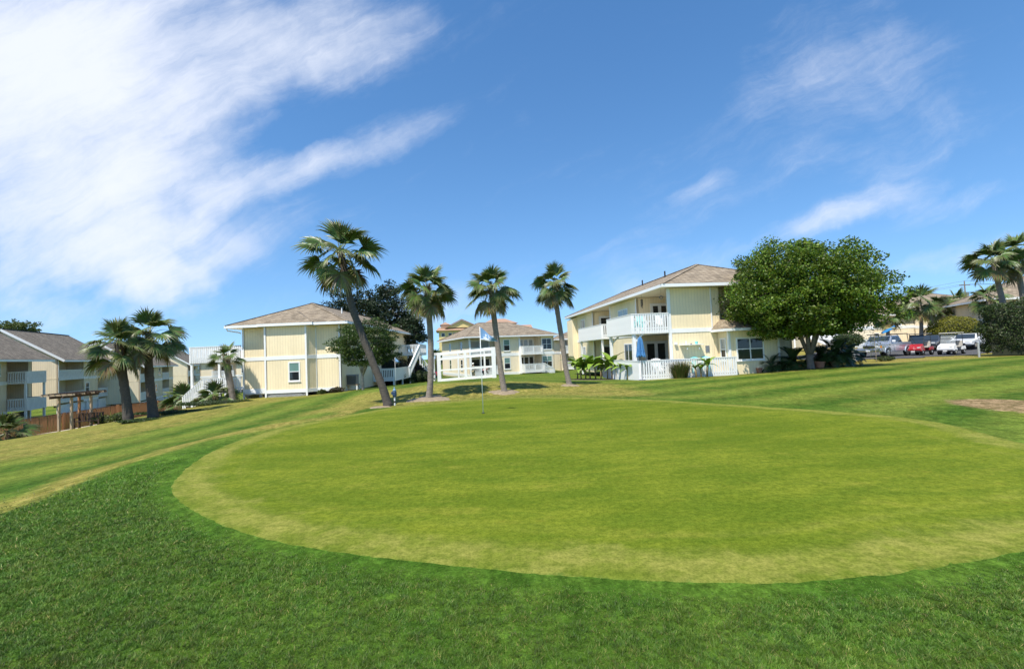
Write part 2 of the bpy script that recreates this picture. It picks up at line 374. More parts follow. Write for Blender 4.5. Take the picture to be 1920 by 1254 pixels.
# outline of the dark lush apron round the green, on its left side
LUSH_PX = [(-260, 1075), (0, 957), (79, 929), (157, 898), (236, 866), (335, 841), (413, 823), (473, 811), (560, 795), (640, 781)]
LUSH = np.array([tuple(onz(*p).xy) for p in LUSH_PX])
def zones(X, Y, gd):
    """lush, dry and mowing stripe of the turf as it grows there"""
    def lx(y): return np.interp(y, LUSH[:, 1], LUSH[:, 0])
    so = lx(Y) - X                                   # metres to the left of the apron's edge
    wob = 0.35 * np.sin(Y * 0.9 + 0.6) + 0.22 * np.sin(Y * 2.3 + X)
    left = sstep(-0.18, 0.15, so + wob * 0.35) * (Y < 17.5)
    lush = (1 - sstep(-0.1, 0.2, so + wob * 0.3)) * (1 - sstep(8.5, 12.5, Y)) * (1 - 0.9 * sstep(4.5, 7.5, X) * sstep(3.0, 6.0, Y))
    lush = np.maximum(lush, (1 - sstep(0.3, 1.0, gd + wob * .3)) * sstep(-6, 2, X) * 0.5)
    dry = np.zeros_like(X)
    dry = np.maximum(dry, 0.62 * left * (1 - sstep(0.7, 2.1, so + wob * 1.6)))                       # straw strip outside the apron
    dry = np.maximum(dry, 0.58 * sstep(7.0, 10.5, so + wob * 1.5) * (Y < 40))                  # dry rough by the path
    dry = np.maximum(dry, 0.62 * sstep(15.0, 17, Y + wob) * (1 - sstep(22, 25, Y)) * sstep(-9, -7, X + wob) * (1 - sstep(4, 7, X)))   # mound with the palms
    dry = np.maximum(dry, 0.55 * np.exp(-((Y - 26.3 + wob) / 1.4) ** 2) * sstep(4, 8, X) * (1 - sstep(20, 24, X)))                   # strip in front of the house
    dry = np.maximum(dry, 0.8 * sstep(24.5, 28, Y - 0.12 * X + wob) * sstep(14, 20, X))
    dry = np.maximum(dry, 0.5 * sstep(24, 30, Y) * (1 - sstep(34, 46, Y)) * (X < -12))
    dry = np.maximum(dry, 0.25 * sstep(60, 80, Y))
    stripe_l = np.sin((X + 0.06 * Y) * 2 * math.pi / 3.4 + 0.5 * np.sin(Y * .25))
    stripe_r = np.sin((Y - 0.45 * X + 0.4 * np.sin(X * .4)) * 2 * math.pi / 3.1)
    k = sstep(-3, 3, X); stripe = stripe_l * (1 - k) + stripe_r * k
    return lush, dry, 0.5 + 0.5 * stripe
def turf_material(name, kind):
    m = bpy.data.materials.new(name); m.use_nodes = True; nt = m.node_tree; N = nt.nodes; L = nt.links
    p = N['Principled BSDF']; p.inputs['Roughness'].default_value = 0.85; p.inputs['Specular IOR Level'].default_value = 0.04
    tc = N.new('ShaderNodeTexCoord'); O = tc.outputs['Object']
    def noise(s, d=5, r=0.6, sc=None):
        n = N.new('ShaderNodeTexNoise'); n.inputs['Scale'].default_value = s; n.inputs['Detail'].default_value = d; n.inputs['Roughness'].default_value = r
        if sc:
            mp = N.new('ShaderNodeMapping'); mp.inputs['Scale'].default_value = sc; L.new(O, mp.inputs[0]); L.new(mp.outputs[0], n.inputs['Vector'])
        else: L.new(O, n.inputs['Vector'])
        return n.outputs['Fac']
    def rng(v, a, b, c=0.0, d=1.0):
        r = N.new('ShaderNodeMapRange'); r.interpolation_type = 'SMOOTHSTEP'
        for k, x in zip(('From Min', 'From Max', 'To Min', 'To Max'), (a, b, c, d)): r.inputs[k].default_value = x
        L.new(v, r.inputs['Value']); return r.outputs[0]
    def mixc(f, a, b, mode='MIX'):
        x = N.new('ShaderNodeMix'); x.data_type = 'RGBA'; x.blend_type = mode
        for i, v in ((0, f), (6, a), (7, b)):
            if isinstance(v, (int, float)): x.inputs[i].default_value = v
            elif isinstance(v, tuple): x.inputs[i].default_value = (*v, 1)
            else: L.new(v, x.inputs[i])
        return x.outputs[2]
    def mth(op, a, b):
        x = N.new('ShaderNodeMath'); x.operation = op; x.use_clamp = True
        for i, v in ((0, a), (1, b)):
            if isinstance(v, (int, float)): x.inputs[i].default_value = v
            else: L.new(v, x.inputs[i])
        return x.outputs[0]
    grain = mth('ADD', mth('MULTIPLY', noise(55, 3, .7), 0.5), mth('MULTIPLY', noise(17, 3, .7), 0.5))
    if kind == 'green':
        a = N.new('ShaderNodeAttribute'); a.attribute_name = 'Col'; e = N.new('ShaderNodeSeparateColor'); L.new(a.outputs['Color'], e.inputs[0])
        big = noise(0.5, 6, .66, (0.7, 1.6, 1))
        c = mixc(rng(big, .36, .64), (0.0884, 0.1270, 0.0097), (0.1424, 0.1725, 0.0166))
        c = mixc(rng(noise(1.5, 8, .74, (.6, 1.7, 1)), .40, .68, 0, .8), c, (0.0755, 0.1185, 0.0097))
        c = mixc(rng(noise(0.9, 6, .7, (.8, 1.5, 1)), .54, .72, 0, .6), c, (0.1855, 0.1904, 0.0276))
        c = mixc(rng(noise(2.6, 8, .75, (.8, 1.3, 1)), .56, .76, 0, .55), c, (0.1348, 0.1185, 0.0166))
        edge = rng(mth('ADD', e.outputs[0], mth('MULTIPLY', mth('SUBTRACT', noise(1.4, 7, .7), .5), 1.0)), .42, .66)
        col2 = mixc(rng(noise(2.2, 7, .7), .40, .62), (0.0992, 0.1323, 0.0166), (0.1813, 0.1884, 0.0414))
        c = mixc(mth('MULTIPLY', edge, .85), c, col2)
        c = mixc(mth('MULTIPLY', rng(mth('ADD', e.outputs[2], mth('MULTIPLY', mth('SUBTRACT', noise(1.1, 6, .7), .5), .7)), .2, .7), .55), c, mixc(rng(noise(3, 6, .7), .4, .6), (0.1510, 0.1778, 0.0248), (0.2212, 0.2190, 0.0497)))
        rim = rng(mth('ADD', e.outputs[1], mth('MULTIPLY', mth('SUBTRACT', noise(9, 6, .8), .5), 1.1)), .52, .80)
        c = mixc(rim, c, mixc(rng(noise(6, 6, .7), .35, .65), (0.0669, 0.1185, 0.0193), (0.1079, 0.1535, 0.0304)))
        c = mixc(1.0, c, mixc(rng(noise(7, 6, .75), .34, .66), (.96, .97, .9), (1.20, 1.16, 1.15)), 'MULTIPLY')
        c = mixc(1.0, c, mixc(rng(grain, .36, .64), (.74, .77, .66), (1.34, 1.27, 1.3)), 'MULTIPLY')
    else:
        a = N.new('ShaderNodeAttribute'); a.attribute_name = 'Col'
        s = N.new('ShaderNodeSeparateColor'); L.new(a.outputs['Color'], s.inputs[0])
        c = mixc(s.outputs[2], (0.0461, 0.0988, 0.0109), (0.1359, 0.1816, 0.0273))
        c = mixc(rng(noise(0.7, 5, .65), .40, .68, 0, .45), c, (0.1901, 0.1816, 0.0364))
        dryf = rng(mth('ADD', s.outputs[1], mth('MULTIPLY', mth('SUBTRACT', noise(1.6, 7, .7), 0.35), 1.1)), .34, 1.0)
        dryf = mth('MULTIPLY', dryf, rng(s.outputs[1], 0.0, .25))
        c = mixc(mth('MULTIPLY', dryf, 0.9), c, mixc(rng(noise(5, 6, .7), .4, .65), (0.2131, 0.1816, 0.0410), (0.3456, 0.2673, 0.0819)))
        bare = rng(mth('ADD', a.outputs['Alpha'], mth('MULTIPLY', mth('SUBTRACT', noise(2.4, 8, .75), .5), 1.3)), .38, .62)
        c = mixc(bare, c, mixc(rng(noise(6, 7, .75), .36, .62), (0.1498, 0.1059, 0.0455), (0.3456, 0.2371, 0.1365)))
        lushc = mixc(rng(noise(1.2, 6, .7), .35, .68), (0.044, 0.102, 0.010), (0.084, 0.150, 0.018))
        c = mixc(s.outputs[0], c, lushc)
        c = mixc(1.0, c, mixc(rng(noise(3.0, 8, .78, (1.6, .8, 1)), .36, .64), (.70, .72, .66), (1.30, 1.27, 1.3)), 'MULTIPLY')
        c = mixc(1.0, c, mixc(rng(noise(8.0, 6, .8), .36, .64), (.78, .80, .74), (1.22, 1.20, 1.24)), 'MULTIPLY')
        c = mixc(1.0, c, mixc(rng(grain, .34, .66), (.62, .64, .55), (1.36, 1.34, 1.36)), 'MULTIPLY')
    L.new(c, p.inputs['Base Color'])
    b = N.new('ShaderNodeBump'); b.inputs['Strength'].default_value = 0.35 if kind != 'lawn' else 0.7; b.inputs['Distance'].default_value = 0.012 if kind != 'lawn' else 0.03
    L.new(grain, b.inputs['Height']); L.new(b.outputs[0], p.inputs['Normal']); return m
def axis(lo, hi, n, c, k):
    t = np.linspace(np.arcsinh((lo - c) / k), np.arcsinh((hi - c) / k), n); return c + k * np.sinh(t)
def make_ground():
    xs = axis(-420, 420, 360, 0, 9.0); ys = np.concatenate([axis(-60, 620, 340, 8, 9.0)])
    X, Y = np.meshgrid(xs, ys); X = X.ravel(); Y = Y.ravel()
    gd = poly_dist(X, Y); Z = hzv(X, Y, gd) - 0.02 * (1 - sstep(-0.9, -0.45, gd))
    nx, ny = len(xs), len(ys); i = np.arange((ny - 1) * (nx - 1)); r, c = i // (nx - 1), i % (nx - 1); b = r * nx + c
    F = np.stack([b, b + 1, b + nx + 1, b + nx], 1)
    lu, dr, st = zones(X, Y, gd)
    bp = onz(1915, 765); q = np.sqrt(((X - bp.x) / 1.05) ** 2 + ((Y - bp.y) / 1.6) ** 2); bare = np.clip(1.35 - q, 0, 1)
    o = np_mesh('lawn', np.stack([X, Y, Z], 1), F, turf_material('lawn turf', 'lawn'), colors=np.stack([lu, dr, st, bare], 1))
    o.data.polygons.foreach_set('use_smooth', [True] * len(o.data.polygons))
    tag(o, 'mown grass of the golf course sloping away to the left', 'lawn', kind='structure')
make_ground()
CEN = sum(GP, Vector((0, 0))) / len(GP)
GPJ = [p + Vector((random.gauss(0, .012), random.gauss(0, .012))) for p in GP]
def make_green():
    V = []; n = len(GPJ); ts = [0, .006, .012, .018, .025, .04, .055, .07, .085, .1, .12, .14] + [.14 + .86 * k / 26 for k in range(1, 27)]
    for t in ts:
        for p in GPJ: V.append(tuple(p.lerp(CEN, t)))
    A = np.array(V); gd = poly_dist(A[:, 0], A[:, 1]); RAG = np.tile(np.random.RandomState(2).uniform(.92, 1.12, n), len(ts)); Z = hzv(A[:, 0], A[:, 1], gd) + 0.008 - 0.05 * (1 - np.clip(-gd / (.15 * RAG), 0, 1) ** 1.3)
    K = len(ts) - 1
    F = np.array([(k * n + i, k * n + (i + 1) % n, (k + 1) * n + (i + 1) % n, (k + 1) * n + i) for k in range(K) for i in range(n)])
    edge = np.clip(1 + gd / 1.3, 0, 1)
    o = np_mesh('putting_green', np.column_stack([A, Z]), F, turf_material('green turf', 'green'), colors=np.stack([edge, np.clip(1 + gd / .34, 0, 1), (.5 - .5 * np.cos(2 * math.pi * (gd + .1) / .62)) * np.clip(1 + gd / 1.7, 0, 1)], 1))
    o.data.polygons.foreach_set('use_smooth', [True] * len(F))
    tag(o, 'closely mown putting green with a paler collar', 'putting green', kind='structure')
make_green()
def grass_blades():
    """real blades on the apron and rough nearest the viewer"""
    rs = np.random.RandomState(3)
    n = 2300000; d = 1.7 * (11 / 1.7) ** (rs.rand(n) ** 1.15)       # density falls with distance
    X = (rs.rand(n) * 2 - 1) * 1.75 * d; Y = d
    keep = rs.rand(n) < (1 - sstep(6.0, 11.0, np.sqrt(X * X + Y * Y))); keep &= ~((Y > 4.2) & (np.abs(X - 1.2) < 3.6)); keep &= ~((Y > 5.5) & (X > -3.5))
    X, Y = X[keep], Y[keep]; gd = poly_dist(X, Y, GPA[::4]); lu, dr, st = zones(X, Y, gd)
    keep = (gd > rs.normal(-0.09, 0.045, len(X))) & (rs.rand(len(X)) < (0.10 + 0.90 * lu))
    X, Y, gd, lu, dr = X[keep][:950000], Y[keep][:950000], gd[keep][:950000], lu[keep][:950000], dr[keep][:950000]; n = len(X)
    Z = hzv(X, Y, gd) - 0.004
    dist = np.sqrt(X * X + Y * Y); sc = np.clip(dist / 3.2, 0.8, 3.0)
    patch = 0.5 + 0.5 * np.sin(X * 2.1 + np.sin(Y * 1.7) * 2) * np.sin(Y * 2.6 + np.sin(X * 1.3) * 2)
    def cell(q, k):      # tufts: the same chance for all blades of one small cell
        v = np.sin(np.floor(X / q + .3 * np.sin(Y / q)) * 127.1 + np.floor(Y / q + .3 * np.sin(X / q)) * 311.7 + k) * 43758.5453; return v - np.floor(v)
    tuft = 0.75 * cell(.035, 1) + 0.25 * cell(.09, 2)
    h = (0.45 + 1.25 * tuft) * (0.010 + 0.009 * rs.rand(n) + 0.004 * patch) * (0.75 + 0.25 * sc) * (0.35 + 0.65 * sstep(-.05, 0.25, gd))
    w = (0.0014 + 0.0012 * rs.rand(n)) * sc
    a = rs.rand(n) * 2 * math.pi; lean = h * (0.3 + 1.3 * rs.rand(n)); la = rs.rand(n) * 2 * math.pi
    B = np.stack([X, Y, Z], 1); t = np.stack([np.cos(a), np.sin(a), 0 * a], 1) * w[:, None]
    tip = B + np.stack([np.cos(la) * lean, np.sin(la) * lean, h], 1)
    V = np.stack([B - t, B + t, tip], 1).reshape(-1, 3); F = np.arange(3 * n).reshape(-1, 3)
    dark = np.array([.046, .120, .010]); lite = np.array([.152, .245, .032]); straw = np.array([.36, .32, .11]); fair = np.array([.085, .135, .024])
    u = rs.rand(n)[:, None]; base = lu[:, None] * (dark * (1 - u) + lite * u) + (1 - lu[:, None]) * fair * (.7 + .7 * u)
    ds = ((rs.rand(n) < 0.055 + 0.85 * np.clip(dr - .15, 0, 1)))[:, None]
    c = np.where(ds, straw * (.55 + .7 * u), base) * (0.8 + 0.35 * patch[:, None]) * (0.62 + 0.8 * cell(.04, 5)[:, None])
    c[:, 0] *= 0.88 + 0.28 * cell(.13, 7)
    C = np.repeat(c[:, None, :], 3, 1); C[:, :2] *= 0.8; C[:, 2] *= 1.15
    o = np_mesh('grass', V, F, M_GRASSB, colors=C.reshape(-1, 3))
    tag(o, 'short grass blades growing round the putting green', 'grass', kind='stuff')
grass_blades()
def strip(name, pts, width, lift, mt, label, cat):
    P = [Vector(p) for p in pts]; V = []; F = []
    fine = []
    for i in range(len(P) - 1):
        for k in range(8): fine.append(P[i].lerp(P[i + 1], k / 8))
    fine.append(P[-1])
    for i, p in enumerate(fine):
        t = (fine[min(i + 1, len(fine) - 1)] - fine[max(i - 1, 0)]); t.z = 0; t.normalize(); nn = Vector((-t.y, t.x, 0))
        for k in range(5):
            q = p + nn * (width * (k / 4 - .5) * (1 + .1 * math.sin(i * 1.3 + k))); V.append((q.x, q.y, hz(q.x, q.y) + lift))
    F = [(i * 5 + k, i * 5 + k + 1, (i + 1) * 5 + k + 1, (i + 1) * 5 + k) for i in range(len(fine) - 1) for k in range(4)]
    return tag(np_mesh(name, np.array(V), np.array(F), mt), label, cat, kind='structure')
M_SAND = mat('sandy path', (0.56, 0.46, 0.36), 0.95, var=0.22, vscale=3, bump=0.3, bscale=30)
strip('path', [at(-160, 850, 29.5), at(20, 821, 31.2), at(110, 806, 32.8), at(220, 789.5, 36.6), at(345, 772, 45)], 1.5, 0.03, M_SAND, 'pale sandy path along the brown fence', 'path')
M_ASPH = mat('asphalt', (0.075, 0.072, 0.07), 0.9, var=0.25, vscale=2, bump=0.3, bscale=60)
strip('parking_lot', [at(1560, 668, 40), at(1650, 664, 43), at(1750, 660, 45), at(1860, 656, 47), at(1960, 652, 49)], 11, 0.03, M_ASPH, 'asphalt parking strip behind the lawn', 'parking lot')
def disc(name, c, r, lift, mt, label, cat, squash=1.0, mound=0.05):
    V = [(c.x, c.y, hz(c.x, c.y) + lift + mound)]; F = []; n = 40; K = 5
    for k in range(1, K + 1):
        for i in range(n):
            a = 2 * math.pi * i / n; rr = r * k / K * (1 + (.16 * math.sin(3 * a + c.x) + .09 * math.sin(7 * a + c.y)) * (k / K))
            x, y = c.x + rr * math.cos(a), c.y + rr * squash * math.sin(a)
            V.append((x, y, hz(x, y) + lift * (1 if k < K else -1.0) + mound * (1 - (k / K) ** 2)))
    F3 = [(0, 1 + i, 1 + (i + 1) % n) for i in range(n)]
    F4 = [(1 + (k - 1) * n + i, 1 + k * n + i, 1 + k * n + (i + 1) % n, 1 + (k - 1) * n + (i + 1) % n) for k in range(1, K) for i in range(n)]
    me = bpy.data.meshes.new(name); me.from_pydata(V, [], F3 + F4); me.materials.append(mt)
    return tag(link(bpy.data.objects.new(name, me)), label, cat, kind='structure')
M_MULCH = mat('sandy mulch', (0.27, 0.205, 0.125), 0.95, var=0.35, vscale=7, bump=0.5, bscale=40)
M_BARE = mat('bare sandy soil', (0.22, 0.165, 0.10), 0.95, var=0.4, vscale=2.2, bump=0.4, bscale=30)
M_SOIL = mat('dark garden soil', (0.10, 0.07, 0.05), 0.95, var=0.4, vscale=5, bump=0.5, bscale=30)
# ------------------------------------------------------------------ building parts
def wall(root, a, b, z0, z1, mt, t=0.16, name='wall'):
    fr = Fr(a, b); MB().fbox(fr, 0, fr.L, -t, 0, z0, z1).build(name, mt, root); return fr
def window(root, fr, u, z, w, h, mats=(None, None), cols=1, rows=2, out=0.0, trim=0.09, sill=True, name='window', tm=None):
    """sash window standing a little proud of its wall"""
    tm = tm or M_WHITE
    m = MB(); f = out
    m.fbox(fr, u - trim, u + w + trim, f + .003, f + .035, z + h, z + h + trim); m.fbox(fr, u - trim, u + w + trim, f + .003, f + .035, z - trim, z)
    m.fbox(fr, u - trim, u, f + .004, f + .036, z, z + h); m.fbox(fr, u + w, u + w + trim, f + .004, f + .036, z, z + h)
    for i in range(1, cols): m.fbox(fr, u + w * i / cols - .03, u + w * i / cols + .03, f + .004, f + .032, z, z + h)
    for j in range(1, rows):
        for i in range(cols): m.fbox(fr, u + w * i / cols + .03 * (i > 0), u + w * (i + 1) / cols - .03 * (i < cols - 1), f + .004, f + .030, z + h * j / rows - .025, z + h * j / rows + .025)
    o = m.build(name, tm, root)
    for j in range(rows):
        for i in range(cols):
            mt = mats[j] if j < len(mats) and mats[j] else M_GLASS
            MB().fbox(fr, u + w * i / cols + .03 * (i > 0), u + w * (i + 1) / cols - .03 * (i < cols - 1), f + .003, f + .012, z + h * j / rows + .025 * (j > 0), z + h * (j + 1) / rows - .025 * (j < rows - 1)).build('pane', mt, o)
    if sill: MB().fbox(fr, u - trim - .03, u + w + trim + .03, f + .003, f + .075, z - trim - .045, z - trim - .002).build('sill', tm, o)
    return o
def door(root, fr, u, z, w, h, leaves=2, mt=None, out=0.0):
    """glazed door leaves in a white frame"""
    m = MB(); f = out; t = .08
    m.fbox(fr, u - t, u + w + t, f + .003, f + .05, z + h, z + h + t); m.fbox(fr, u - t, u, f + .003, f + .05, z, z + h); m.fbox(fr, u + w, u + w + t, f + .003, f + .05, z, z + h)
    o = m.build('door', M_WHITE, root)
    for i in range(leaves):
        a, b = u + w * i / leaves + .005, u + w * (i + 1) / leaves - .005; s = .11
        q = MB(); q.fbox(fr, a, a + s, f + .004, f + .04, z, z + h); q.fbox(fr, b - s, b, f + .004, f + .04, z, z + h); q.fbox(fr, a + s, b - s, f + .004, f + .04, z + h - s, z + h); q.fbox(fr, a + s, b - s, f + .004, f + .04, z, z + .2)
        q.build('leaf', M_WHITE, o)
        MB().fbox(fr, a + s, b - s, f + .004, f + .015, z + .2, z + h - s).build('pane', mt or M_GLASS, o)
    return o
BALU = {}
def railing(root, a, b, z, h=1.02, drop=0.22, sp=0.15, bw=0.085, singles=True, mt=None, post=True, ends=(True, True), midposts=0, z2=None):
    """white wooden balustrade: cap, rails, posts and balusters hung on the outside; z2 = height at b for a stair"""
    mt = mt or M_WHITE; fr = Fr(a, b); z2 = z if z2 is None else z2; m = MB(); zz = lambda u: z + (z2 - z) * u / fr.L
    def rail(o0, o1, d0, d1):
        P = fr.p; L = fr.L
        m.add([P(0, o1, z + d0), P(L, o1, z2 + d0), P(L, o0, z2 + d0), P(0, o0, z + d0), P(0, o1, z + d1), P(L, o1, z2 + d1), P(L, o0, z2 + d1), P(0, o0, z + d1)], MB.BF)
    rail(-.07, .07, h - .045, h); rail(-.02, .018, h - .16, h - .047); rail(-.02, .018, .06, .15)
    if drop and z2 == z: rail(-.05, .014, -drop, -.01)
    if post:
        us = ([0.05] if ends[0] else []) + [fr.L * (i + 1) / (midposts + 1) for i in range(midposts)] + ([fr.L - .05] if ends[1] else [])
        for u in us: m.fbox(fr, u - .05, u + .05, -.075, .022, zz(u) - drop, zz(u) + h - .046)
    o = m.build('railing', mt, root)
    n = max(2, int(fr.L / sp)); hb = h - .07 + drop
    if singles:
        key = (round(hb, 2), bw, mt.name)
        if key not in BALU:
            me = MB().box(-bw / 2, bw / 2, -.019, .019, 0, hb).mesh('baluster'); me.materials.append(mt); BALU[key] = me
        for i in range(n):
            u = fr.L * (i + .5) / n; p = fr.p(u, .042, zz(u) - drop); inst('baluster', BALU[key], o, p, (0, 0, fr.ang))
    else:
        q = MB()
        for i in range(n):
            u = fr.L * (i + .5) / n; q.fbox(fr, u - bw / 2, u + bw / 2, .023, .061, zz(u) - drop, zz(u) - drop + hb)
        tag(q.build('balusters', mt, o), kind='stuff')
    return o
def hip_roof(root, x0, x1, y0, y1, ze, r0, r1, mt, fas=0.20, soff=True, name='roof', caps=True):
    """hip roof on an eave rectangle; r0, r1 ridge ends (x,y,z)"""
    zt = ze + fas
    c = [(x0, y0, zt), (x1, y0, zt), (x1, y1, zt), (x0, y1, zt)]
    r0 = Vector(r0); r1 = Vector(r1); m = MB()
    if abs(r1.y - r0.y) >= abs(r1.x - r0.x):       # ridge runs back
        m.add(c + [r0, r1], [(0, 1, 4), (1, 2, 5, 4), (2, 3, 5), (3, 0, 4, 5)]); hips = [(0, r0), (1, r0), (2, r1), (3, r1)]
    else:                                           # ridge runs across
        m.add(c + [r0, r1], [(0, 1, 5, 4), (1, 2, 5), (2, 3, 4, 5), (3, 0, 4)]); hips = [(0, r0), (1, r1), (2, r1), (3, r0)]
    o = m.build(name, mt, root)
    if caps:
        q = MB()
        for i, r in hips: q.beam(Vector(c[i]) + Vector((0, 0, .012)), r + Vector((0, 0, .012)), .26, .03)
        if (r1 - r0).length > .2: q.beam(r0 + Vector((0, 0, .02)), r1 + Vector((0, 0, .02)), .26, .04)
        q.build('ridge_cap', mt, o)
    f = MB(); t = .03; g = .015
    f.box(x0 - t, x1 + t, y0 - t, y0, ze, zt - g); f.box(x0 - t, x1 + t, y1, y1 + t, ze, zt - g); f.box(x0 - t, x0, y0, y1, ze, zt - g); f.box(x1, x1 + t, y0, y1, ze, zt - g)
    f.build('fascia', M_WHITE, root)
    if soff: MB().box(x0, x1, y0, y1, ze + .03, ze + .05).build('soffit', M_SOFF, root)
    return o
def band(root, fr, u0, u1, z0, z1, out=.03, mt=None):
    return MB().fbox(fr, u0, u1, .002, out, z0, z1).build('trim_board', mt or M_WHITE, root)
def corner_board(root, fr, u, z0, z1, w=.14, out=.028, mt=None):
    return MB().fbox(fr, u - w / 2, u + w / 2, .003, out, z0, z1).build('corner_board', mt or M_WHITE, root)
def porch(root, fr, u0, u1, dep, z0, z1, mt, zmid=None, slab=.22):
    """recess in a wall, with floor slabs"""
    a, b = fr.p(u0, 0, 0), fr.p(u1, 0, 0); ai, bi = fr.p(u0, -dep, 0), fr.p(u1, -dep, 0)
    back = Fr((ai.x, ai.y), (bi.x, bi.y)); MB().fbox(back, 0, back.L, -.15, 0, z0, z1).build('porch_wall', mt, root)
    s1 = Fr((a.x, a.y), (ai.x, ai.y)); MB().fbox(s1, 0, s1.L, -.15, 0, z0, z1).build('porch_wall', mt, root)
    s2 = Fr((bi.x, bi.y), (b.x, b.y)); MB().fbox(s2, 0, s2.L, -.15, 0, z0, z1).build('porch_wall', mt, root)
    for zf in ([z0] + ([zmid] if zmid is not None else [])):
        MB().fbox(fr, u0 + .002, u1 - .002, -dep + .002, -.002, zf - slab, zf).build('porch_floor', M_DECK, root)
    return back
# ------------------------------------------------------------------ yellow house on the right
def house_right():
    base = at(1255, 700, 28.61); zg = hz(base.x, base.y)
    root = thing('apartment_house', 'two-storey yellow house with white balcony and deck beside the big green tree', 'house', (9.68, 28.61, zg), R(7.1), 'yellow apartment houses')
    H = 5.25 - zg; F1 = 0.22; F2 = 2.72 - zg; zb = -0.25
    # front wall, angled corner, set-back right part
    f1 = wall(root, (0, 0), (2.9, 0), zb, H, M_YEL)
    f2 = wall(root, (2.9, 0), (3.55, 0.75), zb, H, M_YEL); f3 = wall(root, (3.55, .75), (8.8, .75), zb, H, M_YEL); wall(root, (8.8, .75), (8.8, 23.6), zb, H, M_YEL); wall(root, (8.8, 23.6), (0, 23.6), zb, H, M_YEL)
    for fr, u0, u1 in ((f1, .1, f1.L), (f2, 0, f2.L), (f3, 0, f3.L)): band(root, fr, u0, u1, F2 - .24, F2 + .02)
    corner_board(root, f1, .07, zb, H, .2, .04); corner_board(root, f2, f2.L - .05, F2 + .03, H, .12); corner_board(root, f1, f1.L - .05, F2 + .03, H, .08)
    # left face, running back from the near corner: porch recess, wall, balcony recess, wall
    fl = Fr((0, 23.6), (0, 0)); Lf = 23.6; y = lambda t: Lf - t
    def seg(t0, t1): MB().fbox(fl, y(t1), y(t0), -.16, 0, zb, H).build('wall', M_YEL, root)
    seg(0, .2); seg(4.9, 10.7); seg(15.6, 21.4)
    bk = porch(root, fl, y(4.9), y(.2), 3.4, F1, H, M_YEL, F2); MB().fbox(fl, y(4.9), y(.2), -.05, -.004, zb, F1 - .23).build('underfloor_panel', M_WHITE, root)
    end1 = Fr((.16, 4.9), (3.4, 4.9)); MB().fbox(end1, 0, 3.2, -.1, .006, F1, H).build('porch_wall', M_YEL, root)
    door(root, end1, .95, F2 + .02, 1.25, 2.0, 2, out=.008); door(root, end1, .35, F1 + .02, 2.4, 2.02, 3, out=.008)
    bk2 = porch(root, fl, y(15.6), y(10.7), 2.2, F1, H, M_YEL, F2)
    e2 = Fr((.16, 15.6), (2.2, 15.6)); MB().fbox(e2, 0, 2.0, -.1, .006, F1, H).build('porch_wall', M_YEL, root)
    door(root, e2, .5, F2 + .02, 1.2, 2.0, 1, M_GLASS, out=.008); door(root, e2, .5, F1 + .02, 1.2, 2.0, 1, out=.008)
    band(root, fl, y(10.7), y(4.9), F2 - .24, F2 + .02); band(root, fl, y(21.4), y(15.6), F2 - .24, F2 + .02)
    for t in (4.98, 10.62, 15.68): corner_board(root, fl, y(t), zb, H, .16, .035)
    window(root, fl, y(8.6), F2 + .95, 1.9, .95, cols=2, rows=1, mats=(M_BLINDW,)); window(root, fl, y(7.6), F1 + .35, 1.5, 1.6, cols=2, rows=1)
    window(root, fl, y(19.8), F2 + .25, 1.3, 1.75, cols=2, rows=1, mats=(M_BLINDW,)); window(root, fl, y(19.8), F1 + .35, 1.3, 1.6, cols=2, rows=1, mats=(M_BLINDW,))
    # wing wall at the far end of the left face
    MB().add([(-.55, 21.4, 1.3), (-.55, 23.6, 1.3), (0, 23.6, .2), (0, 21.4, .2), (-.55, 21.4, H - .3), (-.55, 23.6, H - .3), (0, 23.6, H - .02), (0, 21.4, H - .02)], MB.BF).build('wing_wall', M_YEL, root)
    # roof
    X0, X1, Y0, Y1 = -.62, 9.4, -.72, 24.2; xm = (X0 + X1) / 2; rise = 2.0
    hip_roof(root, X0, X1, Y0, Y1, H, (xm, Y0 + 4.8, H + .2 + rise), (xm, Y1 - 4.8, H + .2 + rise), M_ROOF)
    for yy in (8.0, 12.5):
        MB().tube([(xm - .6, yy, H + 1.85), (xm - .6, yy, H + 2.45)], .06, 8).build('vent_pipe', M_DARK, root)
    # upper corner balcony
    bx, by = -2.35, 4.6
    MB().box(bx, -.003, -.05, by, F2 - .24, F2 - .02).build('balcony_floor', M_WHITE2, root)
    railing(root, (bx, -.05), (-.02, -.05), F2, ends=(True, False)); railing(root, (bx, by), (bx, -.05), F2); railing(root, (-.02, by), (bx, by), F2, ends=(False, True))
    for p in ((bx + .12, .1), (bx + .12, by - .3)):
        q = MB(); q.box(p[0] - .09, p[0] + .09, p[1] - .09, p[1] + .09, -.35, F2 - .25); q.beam((p[0], p[1], F2 - .75), (p[0] + .55, p[1], F2 - .25), .1, .1); q.build('balcony_post', M_WHITE, root)
    # second balcony further back
    MB().box(-1.0, -.003, 10.0, 17.2, F2 - .24, F2 - .02).build('balcony_floor', M_WHITE2, root)
    railing(root, (-1.0, 17.2), (-1.0, 10.0), F2, midposts=1); railing(root, (-1.0, 10.0), (-.02, 10.0), F2, ends=(True, False)); railing(root, (-.02, 17.2), (-1.0, 17.2), F2, ends=(False, True))
    for t in (10.4, 16.8): MB().box(-.95, -.8, t - .08, t + .08, -.4, F2 - .25).build('balcony_post', M_WHITE, root)
    # ground deck
    dz = F1 - .05
    MB().box(-2.6, 3.19, -1.5, -.003, dz - .16, dz).build('deck', M_DECK, root); MB().box(-2.6, -.003, 0, 5.2, dz - .16, dz).build('deck', M_DECK, root)
